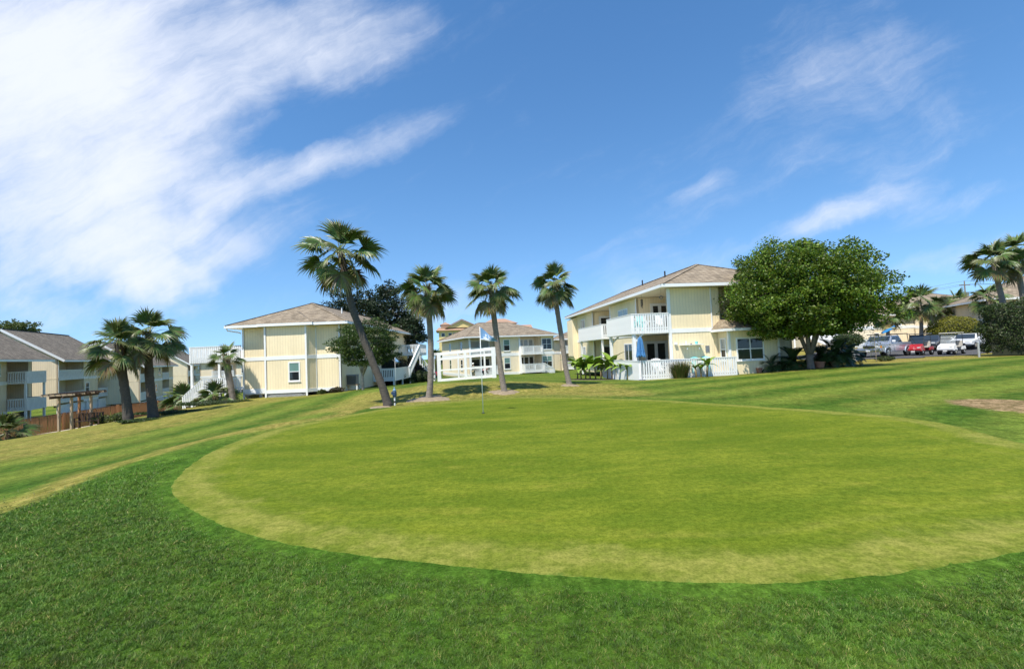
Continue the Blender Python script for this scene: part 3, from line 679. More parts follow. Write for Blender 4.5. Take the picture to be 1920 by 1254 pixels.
    railing(root, (-2.6, -1.5), (1.05, -1.5), dz, .98, .30, .145); railing(root, (1.05, -1.5), (3.38, -1.5), dz, .98, .30, .145); railing(root, (-2.6, 5.2), (-2.6, -1.5), dz, .98, .30, .15)
    MB().box(-2.5, 3.1, -1.36, -1.30, -.4, dz - .17).build('underfloor_panel', M_DARK, root)  # black sheet painting the shade of the open gap below the deck
    # ground-floor bay with its own roof
    bz = 2.42 - zg
    b1 = wall(root, (3.2, 0.0), (3.2, -1.1), zb, bz, M_YEL); b2 = wall(root, (3.2, -1.1), (6.5, -1.1), zb, bz, M_YEL); wall(root, (6.5, -1.1), (6.5, .74), zb, bz, M_YEL)
    window(root, b1, .3, .95, .45, 1.25, mats=(M_GLASS, M_BLINDW), trim=.07); window(root, b2, .55, .95, 1.62, 1.22, cols=2)
    corner_board(root, b2, .06, zb, bz, .13); corner_board(root, b2, b2.L - .06, zb, bz, .13); corner_board(root, b1, b1.L - .05, zb, bz, .12)
    r = MB(); e = bz + .16
    r.add([(2.75, -1.6, e), (6.95, -1.6, e), (6.95, .74, e), (2.75, .74, e), (3.4, -.05, e + .62), (6.6, -.05, e + .62), (6.6, .74, e + .62), (3.4, .74, e + .62)], [(0, 1, 5, 4), (1, 2, 6, 5), (3, 0, 4, 7), (4, 5, 6, 7)])
    r.build('bay_roof', M_ROOF, root)
    q = MB(); q.box(2.72, 6.98, -1.63, -1.6, bz, e - .01); q.box(2.72, 2.75, -1.6, .7, bz, e - .01); q.box(6.95, 6.98, -1.6, .7, bz, e - .01); q.build('fascia', M_WHITE, root)
    MB().box(2.75, 6.95, -1.6, .7, bz + .01, bz + .03).build('soffit', M_SOFF, root)
    # plant shelf on the front wall, hung lights and a lantern
    s = MB(); s.fbox(f1, .62, 2.0, .002, .42, 1.93, 1.97); s.build('wall_shelf', M_WHITE, root)
    MB().fbox(f1, .28, .44, .002, .16, 1.98, 2.12).build('wall_lamp', M_WHITE, root)
    MB().fbox(f1, 2.32, 2.58, .002, .035, 1.45, 1.85).build('wall_plaque', M_GREY, root)
    return root, H, F1, F2
RH, RH_H, RH_F1, RH_F2 = house_right()
# ------------------------------------------------------------------ yellow house on the left
def house_left():
    ox, oy = -20.55, 35.3; zg = -0.95
    root = thing('apartment_house', 'two-storey yellow house with one small window and white stair deck behind the leaning palm', 'house', (ox, oy, zg), 0, 'yellow apartment houses')
    H = 4.38 - zg; F2 = 2.12 - zg; F1 = .45; W = 7.45
    a = 1.98; b = 5.15; p = -.58
    fl = wall(root, (0, 0), (a, 0), .28, H, M_YEL); fc0 = wall(root, (a, 0), (a, p), .34, H, M_YEL); fc = wall(root, (a, p), (b, p), .34, H, M_YEL)
    fa = wall(root, (b, p), (b + .5, 0), .34, H, M_YEL); fr_ = wall(root, (b + .5, 0), (W, 0), .34, H, M_YEL); fs = wall(root, (W, 0), (W, 22.5), .1, H, M_YEL); wall(root, (W, 22.5), (0, 22.5), .1, H, M_YEL); fw = wall(root, (0, 22.5), (0, 0), .1, H, M_YEL)
    for f in (fl, fc, fa, fr_):
        band(root, f, 0, f.L, F2 - .24, F2 + .04); band(root, f, 0, f.L, .345, .60 if f is not fl else .72)
    for f, u in ((fl, .07), (fc, .06), (fc, fc.L - .05), (fr_, fr_.L - .06)): corner_board(root, f, u, -.3, H, .13, .036)
    corner_board(root, fa, fa.L - .04, .3, H, .07, .033)
    window(root, fc, 1.86, 1.27, .70, 1.28, mats=(M_GLASS, M_BLIND))
    # lattice skirt: crossed laths
    lat = MB(); zt = .335; zl = -.12; x = a + .02
    n = 34
    for i in range(n):
        u0 = (fc.L - .1) * i / n + .05; lat.beam((a + u0, p + .03, zl), (a + min(u0 + .42, fc.L - .02), p + .03, zl + min(.42, fc.L - .02 - u0)), .03, .012); lat.beam((a + u0, p + .045, zl), (a + max(u0 - .42, .02), p + .045, zl + min(.42, u0 - .02) + .0), .03, .012)
    tag(lat.build('lattice', M_WHITE, root), kind='stuff')
    MB().box(a, b, p + .12, p + .16, -.5, .33).build('underfloor_panel', M_DARK, root); MB().box(.1, W - .1, .25, .3, -.6, .35).build('underfloor_panel', M_DARK, root)  # black sheets stand in for the darkness under the house
    for xx in (.4, 1.3, 6.0, 7.1): MB().box(xx - .12, xx + .12, .06, .24, -.6, .3).build('pier', M_CONC, root)
    # roof: long hip roof with a small hip over the projecting panel
    X0, X1, Y0, Y1 = -.85, 8.3, -.78, 23.3; xm = (X0 + X1) / 2; rise = 2.0
    o = hip_roof(root, X0, X1, Y0, Y1, H, (xm, Y0 + 4.6, H + .2 + rise), (xm, Y1 - 4.6, H + .2 + rise), M_ROOF)
    m = MB(); e = H + .21; x0, x1 = a - .35, b + .6; yy = Y0 - .12
    xc = (x0 + x1) / 2; m.add([(x0, yy, e), (x1, yy, e), (xc, yy + 2.0, e + 1.08), (x0, yy + 1.1, e + .30), (x1, yy + 1.1, e + .30), (xc, yy + 3.2, e + 1.08)], [(0, 1, 2), (0, 2, 5, 3), (1, 4, 5, 2)])
    m.build('roof_bump', M_ROOF, root); MB().box(x0, x1, yy - .03, yy + .07, H + .02, e - .005).build('fascia', M_WHITE, root)
    MB().tube([(xm + 2.6, 3.6, H + 1.2), (xm + 2.6, 3.6, H + 1.65)], .05, 8).build('vent_pipe', M_WHITE, root)
    # rainwater pipe under the left eave
    MB().tube([(-.8, -.6, H - .02), (-.8, -.55, H - .16), (-.1, -.12, H - .32), (-.06, -.08, H - .4)], .05, 8).build('rain_pipe', M_WHITE, root)
    # left decks: upper and lower with stairs
    dx = -3.95; d0, d1 = -.1, 4.2
    MB().box(dx, -.17, d0, d1, F2 - .26, F2 - .04).build('balcony_floor', M_WHITE2, root)
    railing(root, (dx, d0), (-.05, d0), F2, 1.0, .24, .15, midposts=1, ends=(True, False)); railing(root, (dx, d1), (dx, d0), F2, 1.0, .24, .15); railing(root, (-.05, d1), (dx, d1), F2, 1.0, .24, .15, singles=False)
    for q in ((dx + .1, d0 + .1), (-1.75, d0 + .1), (dx + .1, d1 - .1)): MB().box(q[0] - .08, q[0] + .08, q[1] - .08, q[1] + .08, -1.1, F2 - .27).build('deck_post', M_WHITE, root)
    lz = .72
    MB().box(-3.0, -.17, d0, d1, lz - .2, lz).build('deck', M_WHITE2, root)
    railing(root, (-3.0, d0), (-.05, d0), lz, .95, .24, .15, ends=(True, False)); railing(root, (-2.1, d1), (-.05, d1), lz, .95, .24, .15, singles=False)
    railing(root, (-4.55, d0), (-3.0, d0), -.62, .95, .1, .15, z2=lz, ends=(True, False)); railing(root, (-4.55, d0 + 1.1), (-3.0, d0 + 1.1), -.62, .95, .1, .15, z2=lz, ends=(True, False))
    for i in range(7):
        MB().box(-4.5 + i * .215, -4.5 + i * .215 + .27, d0 + .08, d0 + 1.05, -.62 + i * .19, -.57 + i * .19).build('stair_tread', M_DECK, root)
    # right side: landing, stair and lower porch in the shade
    MB().box(W + .003, W + 2.0, 8, 15, lz - .2, lz).build('deck', M_WHITE2, root); railing(root, (W + 2.0, 8), (W + 2.0, 15), lz, .95, .24, .16, singles=False); railing(root, (W + .02, 8), (W + 2.0, 8), lz, .95, .24, .16, singles=False)
    for t in (8.1, 11.5, 14.9): MB().box(W + 1.85, W + 1.98, t - .07, t + .07, -.5, lz - .2).build('deck_post', M_WHITE, root)
    MB().box(W + .003, W + 2.4, 18, 22, F2 - .26, F2 - .04).build('balcony_floor', M_WHITE2, root); railing(root, (W + .02, 18), (W + 2.4, 18), F2, 1.0, .24, .16, singles=False); railing(root, (W + 2.4, 18), (W + 2.4, 22), F2, 1.0, .24, .16, singles=False)
    railing(root, (W + 2.4, 12.5), (W + 2.4, 18), lz, .95, .1, .18, singles=False, z2=F2)
    railing(root, (W + 4.2, 18), (W + 2.4, 18), -.3, .95, .1, .18, singles=False, z2=F2 - 1.2)
    return root
LH = house_left()
# ------------------------------------------------------------------ house in the middle distance
def house_middle():
    c = at(872, 631, 63); ze = c.z; rot = R(22)
    e = Vector((math.cos(rot), math.sin(rot), 0)); n = Vector((-math.sin(rot), math.cos(rot), 0)); o = c + e * .65 + n * .65
    zg = -1.3
    root = thing('apartment_house', 'cream two-storey house with hip roof and white balconies behind the flagstick', 'house', (o.x, o.y, zg), rot, 'yellow apartment houses')
    H = ze - .2 - zg; F1 = .35; F2 = F1 + 2.55; W, Dp = 13.1, 15.7
    ff = Fr((0, 0), (W, 0))
    def seg(u0, u1): MB().fbox(ff, u0, u1, -.16, 0, -.3, H).build('wall', M_CREAM, root)
    seg(0, .25); seg(4.3, 7.7); seg(10.9, W)
    b1 = porch(root, ff, .25, 4.3, 1.9, F1, H, M_CREAM, F2); b2 = porch(root, ff, 7.7, 10.9, 1.9, F1, H, M_CREAM, F2)
    wall(root, (W, 0), (W, Dp), -.3, H, M_CREAM); wall(root, (W, Dp), (0, Dp), -.3, H, M_CREAM)
    fl = wall(root, (0, Dp), (0, 0), -.3, H, M_CREAM)
    for u0, u1 in ((4.3, 7.7), (10.9, W)): band(root, ff, u0, u1, F2 - .35, F2 + .1); band(root, ff, u0, u1, -.1, .3)
    band(root, fl, 0, fl.L, F2 - .35, F2 + .1); band(root, fl, 0, fl.L, -.1, .3)
    for z in (F1, F2):
        door(root, b1, .5, z + .02, 2.9, 2.0, 2, M_GLASS if z == F1 else M_BLINDW); door(root, b2, .5, z + .02, 2.4, 2.0, 3, M_GLASS if z == F1 else M_BLINDW)
        window(root, ff, 5.2, z + .45, .8, 1.5, mats=(M_GLASS, M_BLIND)); window(root, ff, 11.2, z + .45, 1.45, 1.5, cols=2, mats=(M_GLASS, M_BLIND) if z == F1 else (M_GLASS, M_GLASS))
        window(root, fl, 11.5, z + .5, .95, 1.4); window(root, fl, 5.0, z + .5, .95, 1.4)
    for z, out in ((F2, .9), (F1, 1.3)):
        MB().box(7.7, 10.9, -out, -.003, z - .24, z - .02).build('balcony_floor', M_WHITE2, root)
        railing(root, (7.7, -out), (10.9, -out), z, 1.0, .26, .17, singles=False, midposts=1); railing(root, (7.7, -.02), (7.7, -out), z, 1.0, .26, .17, singles=False, ends=(False, False)); railing(root, (10.9, -out), (10.9, -.02), z, 1.0, .26, .17, singles=False, ends=(False, False))
        railing(root, (.25, -.05), (4.3, -.05), z, 1.0, .26, .17, singles=False, midposts=1)
    railing(root, (10.9, -1.3), (12.4, -1.3), F1, 1.0, .1, .17, singles=False, z2=-.55, ends=(False, True))
    for i in range(5): MB().box(10.95 + i * .28, 11.25 + i * .28, -1.25, -.4, F1 - .2 * i - .22, F1 - .2 * i - .16).build('stair_tread', M_DECK, root)
    # slanting wing walls beside the recesses
    for u in (.12, 7.55):
        MB().add([(u - .12, -.5, .0), (u + .12, -.5, .0), (u + .12, 0, .0), (u - .12, 0, .0), (u - .12, -.15, H - .5), (u + .12, -.15, H - .5), (u + .12, 0, H - .02), (u - .12, 0, H - .02)], MB.BF).build('wing_wall', M_WHITE, root)
    xm, ym, rz = W / 2, Dp / 2, H + .2 + 2.45
    hip_roof(root, -.65, W + .65, -.65, Dp + .65, H, (xm - 2.5, ym, rz), (xm + 2.5, ym, rz), M_ROOF)
    return root
house_middle()
def timber_frame():
    A = at(824.5, 715.8, 50); B = at(874, 711.5, 48); C = at(927, 707.7, 46)
    root = thing('porch_frame', 'open white timber porch frame in front of the cream house', 'frame', (A.x, A.y, A.z))
    tz = [at(824.5, 661, 50).z, at(874, 656, 48).z, at(927, 650.5, 46).z]
    o = A; P = [A, B, C]; q = [p - o for p in P]; top = [t - o.z for t in tz]
    dn = Vector((-.34, .94, 0)) * 3.2
    for i, p in enumerate(q):
        w = (.19, .13, .2)[i]
        MB().box(p.x - w, p.x + w, p.y - w, p.y + w, p.z - .2, top[i]).build('post', M_WHITE, root)
        r = p + dn
        MB().box(r.x - .09, r.x + .09, r.y - .09, r.y + .09, p.z - .2, top[i] - .1).build('post', M_WHITE, root)
        MB().beam((p.x, p.y + .2, top[i] - .12), (r.x, r.y, top[i] - .12), .12, .24).build('cross_beam', M_WHITE, root)
    for i in range(2):
        a, b = q[i], q[i + 1]
        for f, h in ((0, .30), (-.55, .24), (-1.75, .17)):
            MB().beam((a.x, a.y, top[i] - .16 + f), (b.x, b.y, top[i + 1] - .16 + f), .12, h).build('beam', M_WHITE, root)
        MB().beam((a.x, a.y, a.z + .16), (b.x, b.y, b.z + .16), .14, .28).build('sill_beam', M_WHITE, root)
        MB().beam((a.x + dn.x, a.y + dn.y, top[i] - .16), (b.x + dn.x, b.y + dn.y, top[i + 1] - .16), .1, .22).build('beam', M_WHITE, root)
timber_frame()
# ------------------------------------------------------------------ townhouses at the far left
def townhouse(label, o, rot, L, ze, zg, W=10, bal=0.0, xw=None, t_rec=6.4, dist=False):
    root = thing('townhouse', label, 'townhouse', (o.x, o.y, zg), rot, 'townhouses beyond the brown fence')
    xw = xw or W; H = ze - zg; F2 = H - 2.45; F1 = F2 - 2.75; pk = H + 3.35
    g = MB(); g.add([(0, 0, F1 - .5), (xw, 0, F1 - .5), (xw, 0, H + (W - xw) * .67), (W / 2, 0, pk), (0, 0, H)], [(0, 1, 2, 3, 4)])
    g.add([(0, .16, F1 - .5), (xw, .16, F1 - .5), (xw, .16, H + (W - xw) * .67), (W / 2, .16, pk), (0, .16, H)], [(4, 3, 2, 1, 0)])
    g.build('gable_wall', M_CREAM, root)
    fr = Fr((xw, 0), (xw, L)); recs = [(0.25, t_rec), (t_rec + 4.4, min(L - .3, t_rec + 8.0))]
    u = 0
    for r0, r1 in recs + [(L, L)]:
        if r0 - u > .05: MB().fbox(fr, u, r0, -.16, 0, F1 - .5, H).build('wall', M_TAN, root); band(root, fr, u, r0, F2 - .3, F2 + .05, mt=M_WHITE2); band(root, fr, u, r0, F1 - .5, F1 - .2, mt=M_WHITE2)
        u = r1
    for r0, r1 in recs:
        bk = porch(root, fr, r0, r1, 1.8, F1, H, M_TAN, F2)
        for z in (F1, F2):
            door(root, bk, .4, z + .02, 1.7, 2.0, 2)
            if bal:
                MB().fbox(fr, r0, r1, .003, bal, z - .24, z - .02).build('balcony_floor', M_WHITE2, root)
                a, b = fr.p(r0, bal, 0), fr.p(r1, bal, 0); railing(root, (a.x, a.y), (b.x, b.y), z, 1.0, .26, .17, singles=False, mt=M_WHITE2, midposts=1)
                a2, b2 = fr.p(r0, .02, 0), fr.p(r1, .02, 0); railing(root, (a2.x, a2.y), (a.x, a.y), z, 1.0, .26, .17, singles=False, mt=M_WHITE2, ends=(False, False)); railing(root, (b.x, b.y), (b2.x, b2.y), z, 1.0, .26, .17, singles=False, mt=M_WHITE2, ends=(False, False))
            else:
                a, b = fr.p(r0, .0, 0), fr.p(r1, .0, 0); railing(root, (a.x, a.y), (b.x, b.y), z, 1.0, .26, .17, singles=False, mt=M_WHITE2, midposts=1)
        if bal:
            for uu in (r0 + .1, r1 - .1): MB().fbox(fr, uu - .09, uu + .09, bal - .2, bal - .03, 0 - .3, F2 - .25).build('balcony_post', M_WHITE2, root)
    corner_board(root, fr, .07, F1 - .5, H, .14, .03)
    window(root, fr, t_rec + .6, F1 + .7, .95, 1.2); window(root, fr, t_rec + 2.4, F2 + .7, .9, 1.1)
    MB().fbox(fr, .2, L - .2, -.25, -.2, -.3, F1 - .5).build('underfloor_panel', M_WHITE2 if not bal else M_DARK, root)  # pale skirt; with balconies a black sheet paints the shade among the stilts
    fg = Fr((0, 0), (xw, 0)); band(root, fg, 0, xw, F2 - .06, F2, .02, M_CREAM)
    for uu in np.linspace(.3, L - .3, 5): MB().fbox(fr, uu - .12, uu + .12, -.18, .02, -.4, F1 - .5).build('pier', M_WHITE2, root)
    ov = .75; s = .67; r = MB(); t = .14
    z0 = H - ov * s + .12; zp = pk + .12
    for (xe, sg) in ((-ov, -1), (W + ov, 1)):
        r.add([(xe, -.35, z0), (xe, L + .35, z0), (W / 2, L + .35, zp), (W / 2, -.35, zp), (xe, -.35, z0 + t), (xe, L + .35, z0 + t), (W / 2, L + .35, zp + t), (W / 2, -.35, zp + t)], [(0, 1, 2, 3), (7, 6, 5, 4), (0, 4, 5, 1), (1, 5, 6, 2), (3, 7, 4, 0)] if sg < 0 else [(3, 2, 1, 0), (4, 5, 6, 7), (1, 5, 4, 0), (2, 6, 5, 1), (0, 4, 7, 3)])
    r.build('roof', M_ROOF2, root)
    f = MB(); f.beam((-ov, -.37, z0 - .02), (W / 2, -.37, zp - .02), .04, .26); f.beam((W / 2, -.37, zp - .02), (W + ov, -.37, z0 - .02), .04, .26); f.box(W + ov + .002, W + ov + .035, -.35, L + .35, z0 - .1, z0 + .1); f.build('fascia', M_WHITE, root)
    MB().beam((W / 2, -.35, zp + t + .01), (W / 2, L + .35, zp + t + .01), .25, .05).build('ridge_cap', M_DARK, root)
    wall(root, (xw, L), (0, L), F1 - .5, H, M_TAN); wall(root, (0, L), (0, 0), F1 - .5, H, M_TAN)
    return root
rot_a = R(22.5); ea = Vector((math.cos(rot_a), math.sin(rot_a), 0)); na = Vector((-math.sin(rot_a), math.cos(rot_a), 0))
ca = at(109, 671, 55.7); oa = ca - ea * 10
townhouse('cream townhouse with brown gable roof and lit gable wall beyond the pergola', oa, rot_a, 15, ca.z, -3.5)
o0 = at(60, 690, 51.0); o0 = o0 - ea * 9.0 - na * 12.0
townhouse('nearest townhouse at the left edge with grey projecting balconies', o0, rot_a, 12, ca.z - .02, -3.5, W=10, xw=9.0, bal=1.5, t_rec=3.2)
c2 = at(262, 684, 70); townhouse('townhouse seen between the two left palms', c2 - ea * 10, rot_a, 17, 2.3, -3.6)
c3 = at(352, 682, 100); townhouse('farthest townhouse roof showing left of the white stair deck', c3 - ea * 10, rot_a, 15, 2.3, -3.4)
# ------------------------------------------------------------------ other buildings
def condo(label, o, rot, W, Dp, ze, zg, ridge=2.2, feats=(), left=(), rec=(), mt=None, group='yellow apartment houses', name='apartment_house', cat='house', roofm=None):
    mt = mt or M_CREAM
    root = thing(name, label, cat, (o.x, o.y, zg), rot, group); H = ze - zg; F1 = .3; F2 = F1 + 2.6
    ff = Fr((0, 0), (W, 0)); u = 0
    for r0, r1 in list(rec) + [(W, W)]:
        if r0 - u > .05: MB().fbox(ff, u, r0, -.16, 0, -.4, H).build('wall', mt, root); band(root, ff, u, r0, F2 - .3, F2 + .06)
        u = r1
    for r0, r1 in rec:
        bk = porch(root, ff, r0, r1, 1.8, F1, H, mt, F2)
        for z in (F1, F2):
            door(root, bk, .4, z + .02, min(2.4, r1 - r0 - .8), 2.0, 2)
            MB().box(r0, r1, -.9, -.003, z - .24, z - .02).build('balcony_floor', M_WHITE, root); railing(root, (r0, -.9), (r1, -.9), z, 1.0, .26, .17, singles=False, midposts=1)
    for u0, z, w, h, c in feats: window(root, ff, u0, z, w, h, cols=c)
    wall(root, (W, 0), (W, Dp), -.4, H, mt); wall(root, (W, Dp), (0, Dp), -.4, H, mt); fl = wall(root, (0, Dp), (0, 0), -.4, H, mt); band(root, fl, 0, Dp, F2 - .3, F2 + .06)
    for u0, z, w, h, c in left: window(root, fl, u0, z, w, h, cols=c)
    k = min(W, Dp) / 2
    if W > Dp: r0, r1 = (k, Dp / 2, H + .2 + ridge), (W - k, Dp / 2, H + .2 + ridge)
    else: r0, r1 = (W / 2, k, H + .2 + ridge), (W / 2, Dp - k, H + .2 + ridge)
    hip_roof(root, -.6, W + .6, -.6, Dp + .6, H, r0, r1, roofm or M_ROOF)
    return root
p = at(1052, 700, 76); condo('cream house partly hidden between the middle house and the right house', p, R(5), 12, 10, at(1060, 637, 76).z, -1.4, feats=[(2.5, .9, .9, 1.3, 1), (2.5, 3.4, .9, 1.3, 1)], rec=[(.4, 2.0)])
p = at(1668, 640, 64); condo('cream house with white balcony behind the parked pickup', p, R(-18), 12.5, 12, 5.5, .1, 2.3, feats=[(.9, .9, .7, 1.2, 1), (2.0, .9, .7, 1.2, 1), (1.2, 3.6, 1.2, 1.3, 2), (9.6, .8, 1.2, 1.3, 2)], rec=[(4.6, 9.0)])
p = at(1612, 640, 60); condo('lower cream wing with brown roof left of the background palms', p, R(-18), 6.0, 7, 4.35, .1, 1.5, feats=[(3.6, 3.0, .9, 1.1, 2), (1.2, .9, .9, 1.2, 1)])
p = at(1536, 650, 52); condo('cream house end with white outside stair behind the tree trunk', p, R(-10), 5.6, 8, 5.3, 0, 1.6, feats=[(1.0, .9, .9, 1.2, 2), (1.0, 2.1, 1.2, 1.0, 2)])
p = at(1862, 640, 47); condo('tan house rising behind the dark hedge at the right edge', p, R(-25), 12, 9, 4.9, .2, 2.4, feats=[(2.2, 3.3, .8, 1.0, 1), (.9, .9, .9, 1.2, 1)], mt=M_TAN)
p = at(1785, 640, 95); condo('low brown-roofed house far behind the clipped round bush', p, R(-10), 9, 8, 4.6, 1.2, 1.6, feats=[(6.5, .8, .9, 1.2, 1)])
p = at(376, 750, 92); condo('cream house seen through the white stair deck of the left house', p, R(12), 11, 9, 2.4, -3.3, 2.0, feats=[(7.5, 3.3, 1.0, 1.2, 1)], rec=[(2.4, 6.4)])
def outside_stair():
    b = at(1585, 662, 48); root = thing('stair', 'white boarded outside stair right of the tree trunk', 'stair', (b.x, b.y, hz(b.x, b.y)), R(-30))
    for y in (0, 1.3):
        m = MB(); m.add([(-4.4, y, 2.1), (-.2, y, -.1), (-.2, y, .95), (-4.4, y, 3.15), (-4.4, y + .06, 2.1), (-.2, y + .06, -.1), (-.2, y + .06, .95), (-4.4, y + .06, 3.15)], [(0, 1, 2, 3), (7, 6, 5, 4), (0, 4, 5, 1), (3, 2, 6, 7), (1, 5, 6, 2), (0, 3, 7, 4)]); m.build('side_panel', M_WHITE, root)
    for i in range(11): MB().box(-4.3 + i * .38, -3.95 + i * .38, .07, 1.29, 2.15 - i * .2, 2.2 - i * .2).build('tread', M_DECK, root)
    for x in (-.2, -4.4): MB().box(x - .07, x + .07, -.08, -.004, -.2, 1.1 if x > -1 else 3.3).build('post', M_WHITE, root)
    m = MB(); m.box(.2, 1.9, .4, .46, .0, 1.05); m.build('side_panel', M_WHITE, root)
outside_stair()
def hotel():
    p = at(825, 690, 200); root = thing('hotel', 'distant yellow hotel with orange tiled gables behind the cream house', 'building', (p.x, p.y, -2.5), R(8))
    z1 = at(830, 620, 200).z + 2.5; my = mat('hotel stucco', (0.74, 0.56, 0.24), 0.8); mo = mat('clay tiles', (0.38, 0.235, 0.155), 0.85, var=.2)
    MB().box(0, 40, 0, 18, 0, z1).build('wall', my, root)
    r = MB(); r.add([(-1.2, -1.2, z1), (41, -1.2, z1), (41, 19, z1), (-1.2, 19, z1), (0, 2, z1 + 1.5), (41, 2, z1 + 1.5), (41, 17, z1 + 1.5), (0, 17, z1 + 1.5)], MB.BF).build('roof', mo, root)
    g = MB(); g.add([(3.2, .3, z1 + 1.2), (17, .3, z1 + 1.2), (10, .3, z1 + 4.4), (3.2, 12, z1 + 1.2), (17, 12, z1 + 1.2), (10, 12, z1 + 4.4)], [(0, 1, 2), (5, 4, 3), (0, 2, 5, 3), (1, 4, 5, 2)]); g.build('gable_wall', my, root)
    g = MB(); g.beam((2.6, .1, z1 + 1.2), (10, .1, z1 + 4.7), 1.2, .35); g.beam((10, .1, z1 + 4.7), (17.5, .1, z1 + 1.2), 1.2, .35); g.build('gable_roof', mo, root)
    g = MB(); g.box(1.0, 4.2, 1, 14, z1 + 1.0, z1 + 2.6); g.add([(.6, .8, z1 + 2.6), (5.2, .8, z1 + 2.6), (5.2, 14, z1 + 2.6), (.6, 14, z1 + 2.6), (2.9, 4, z1 + 4.0), (2.9, 10, z1 + 4.0)], [(0, 1, 4), (1, 2, 5, 4), (2, 3, 5), (3, 0, 4, 5)]); g.build('roof_turret', mo, root)
    g = MB(); g.box(20, 34, 2, 14, z1 + 1.0, z1 + 2.4); g.add([(19, 1, z1 + 2.4), (35, 1, z1 + 2.4), (35, 15, z1 + 2.4), (19, 15, z1 + 2.4), (24, 8, z1 + 5), (30, 8, z1 + 5)], [(0, 1, 5, 4), (1, 2, 5), (2, 3, 4, 5), (3, 0, 4)]); g.build('roof_tower', mo, root)
    fr = Fr((0, 0), (40, 0)); fl = Fr((0, 18), (0, 0))
    for k in range(4):
        for u in (1.2, 4.2, 6.2, 9.5, 13): window(root, fr, u, z1 - 2.6 - 3 * k, 1.3, 1.5, cols=1, rows=1, sill=False)
        window(root, fl, 12, z1 - 2.6 - 3 * k, 1.4, 1.5, cols=1, rows=1, sill=False)
hotel()
# ------------------------------------------------------------------ vegetation
RS = np.random.RandomState(11)
def rnd_dirs(n):
    v = RS.normal(size=(n, 3)); return v / np.linalg.norm(v, axis=1, keepdims=True)
def leaf_mesh(name, C, size, pal, mt, parent, up=0.5, asp=0.5, shade=None, outv=None):
    """pointed leaf faces at the places C; pal = list of colours, up = how much leaves face the sky"""
    n = len(C); N_ = rnd_dirs(n) + np.array([0, 0, up])
    if outv is not None: N_ += outv
    N_ /= np.linalg.norm(N_, axis=1, keepdims=True)
    T = np.cross(N_, rnd_dirs(n)); T /= np.linalg.norm(T, axis=1, keepdims=True) + 1e-9; B = np.cross(N_, T)
    L = (size * (0.65 + 0.7 * RS.rand(n)))[:, None]; W = L * asp
    V = np.stack([C - T * L * .5, C + B * W * .5 + N_ * L * .08, C + T * L * .5, C - B * W * .5 + N_ * L * .08], 1).reshape(-1, 3)
    P = np.array(pal); k = RS.randint(0, len(P), n); c = P[k] * (0.7 + 0.6 * RS.rand(n))[:, None]
    if shade is not None: c = c * shade[:, None]
    return np_mesh(name, V, np.arange(4 * n).reshape(-1, 4), mt, parent, np.repeat(c, 4, 0))
# ---- fan palm fronds
FR = {}
def frond_mesh(el, seed, pet=0.60, bl=0.64):
    """one costapalmate leaf: stalk, arched fan of folded pointed segments, tips hanging; el = lift of the stalk in degrees"""
    rs = random.Random(seed); e = R(el); V = []; F = []; C = []
    young = el > 55; old = el < -30
    if young: pet *= .5
    d = Vector((math.cos(e), 0, math.sin(e))); p = Vector((0.04, 0, 0)); pts = [p.copy()]; g = .05 + .06 * rs.random()
    for i in range(6):
        d = (d + Vector((0, 0, -g * (1 + .3 * i)))).normalized(); p = p + d * pet / 6; pts.append(p.copy())
    side = Vector((0, 1, 0))
    for i, q in enumerate(pts):
        w = .020 - .002 * i; V += [tuple(q + side * w), tuple(q - side * w), tuple(q + Vector((0, 0, w)))]; C += [(.19, .20, .06)] * 3
    for i in range(6):
        for k in range(3): F.append((i * 3 + k, i * 3 + (k + 1) % 3, i * 3 + 3 + (k + 1) % 3, i * 3 + 3 + k))
    tw = rs.uniform(-.9, .9) * (1 if not young else .6); up0 = side.cross(d) * -1
    if up0.z < 0: up0 = -up0
    side = (side * math.cos(tw) + up0 * math.sin(tw)).normalized(); up = side.cross(d) * -1
    if up.z < -.1: up = -up
    n = 32; hub = pts[-1]; base = (.098, .142, .040) if not old else (.17, .155, .06)
    if young: base = (.115, .165, .045)
    span = R(118 if not young else 62); bend = rs.uniform(.5, .95)
    for i in range(n):
        a = (i / (n - 1) - .5) * 2 * span + rs.uniform(-.035, .035)
        ln = bl * (0.74 + .26 * math.cos(a * .8)) * rs.uniform(.88, 1.08)
        r0 = d * math.cos(a) + side * math.sin(a); fold = side * math.cos(a) - d * math.sin(a)
        q = hub + d * (0.12 * (1 - abs(a) / 2.6)); dirv = (r0 + up * .35).normalized()
        droop = rs.uniform(.06, .24) * (1.6 if old else 1.0); wid = [.010, .030, .031, .022, .011, .001]; rows = []
        for k in range(6):
            rows.append((q.copy(), wid[k]))
            dirv = (dirv - up * .13 * bend + Vector((0, 0, -1)) * droop * (.15 + .28 * k)).normalized(); q = q + dirv * ln / 5
        c0 = tuple(c * rs.uniform(.7, 1.35) for c in base); tipc = (.26, .225, .11) if rs.random() < .5 else (.14, .16, .05); b = len(V)
        for k, (q, w) in enumerate(rows):
            V += [tuple(q - fold * w), tuple(q + up * w * .8), tuple(q + fold * w)]
            t = max(0, k - 2) / 3; c = tuple(x * (1 - .7 * t) + y * .7 * t for x, y in zip(c0, tipc)); C += [c, tuple(v * 1.25 for v in c), c]
        for k in range(5):
            F += [(b + k * 3, b + k * 3 + 1, b + k * 3 + 4, b + k * 3 + 3), (b + k * 3 + 1, b + k * 3 + 2, b + k * 3 + 5, b + k * 3 + 4)]
    me = bpy.data.meshes.new('frond'); me.from_pydata(V, [], F); at_ = me.color_attributes.new('Col', 'FLOAT_COLOR', 'POINT')
    at_.data.foreach_set('color', [x for c in C for x in (*c, 1)])
    me.materials.append(M_PALM); return me
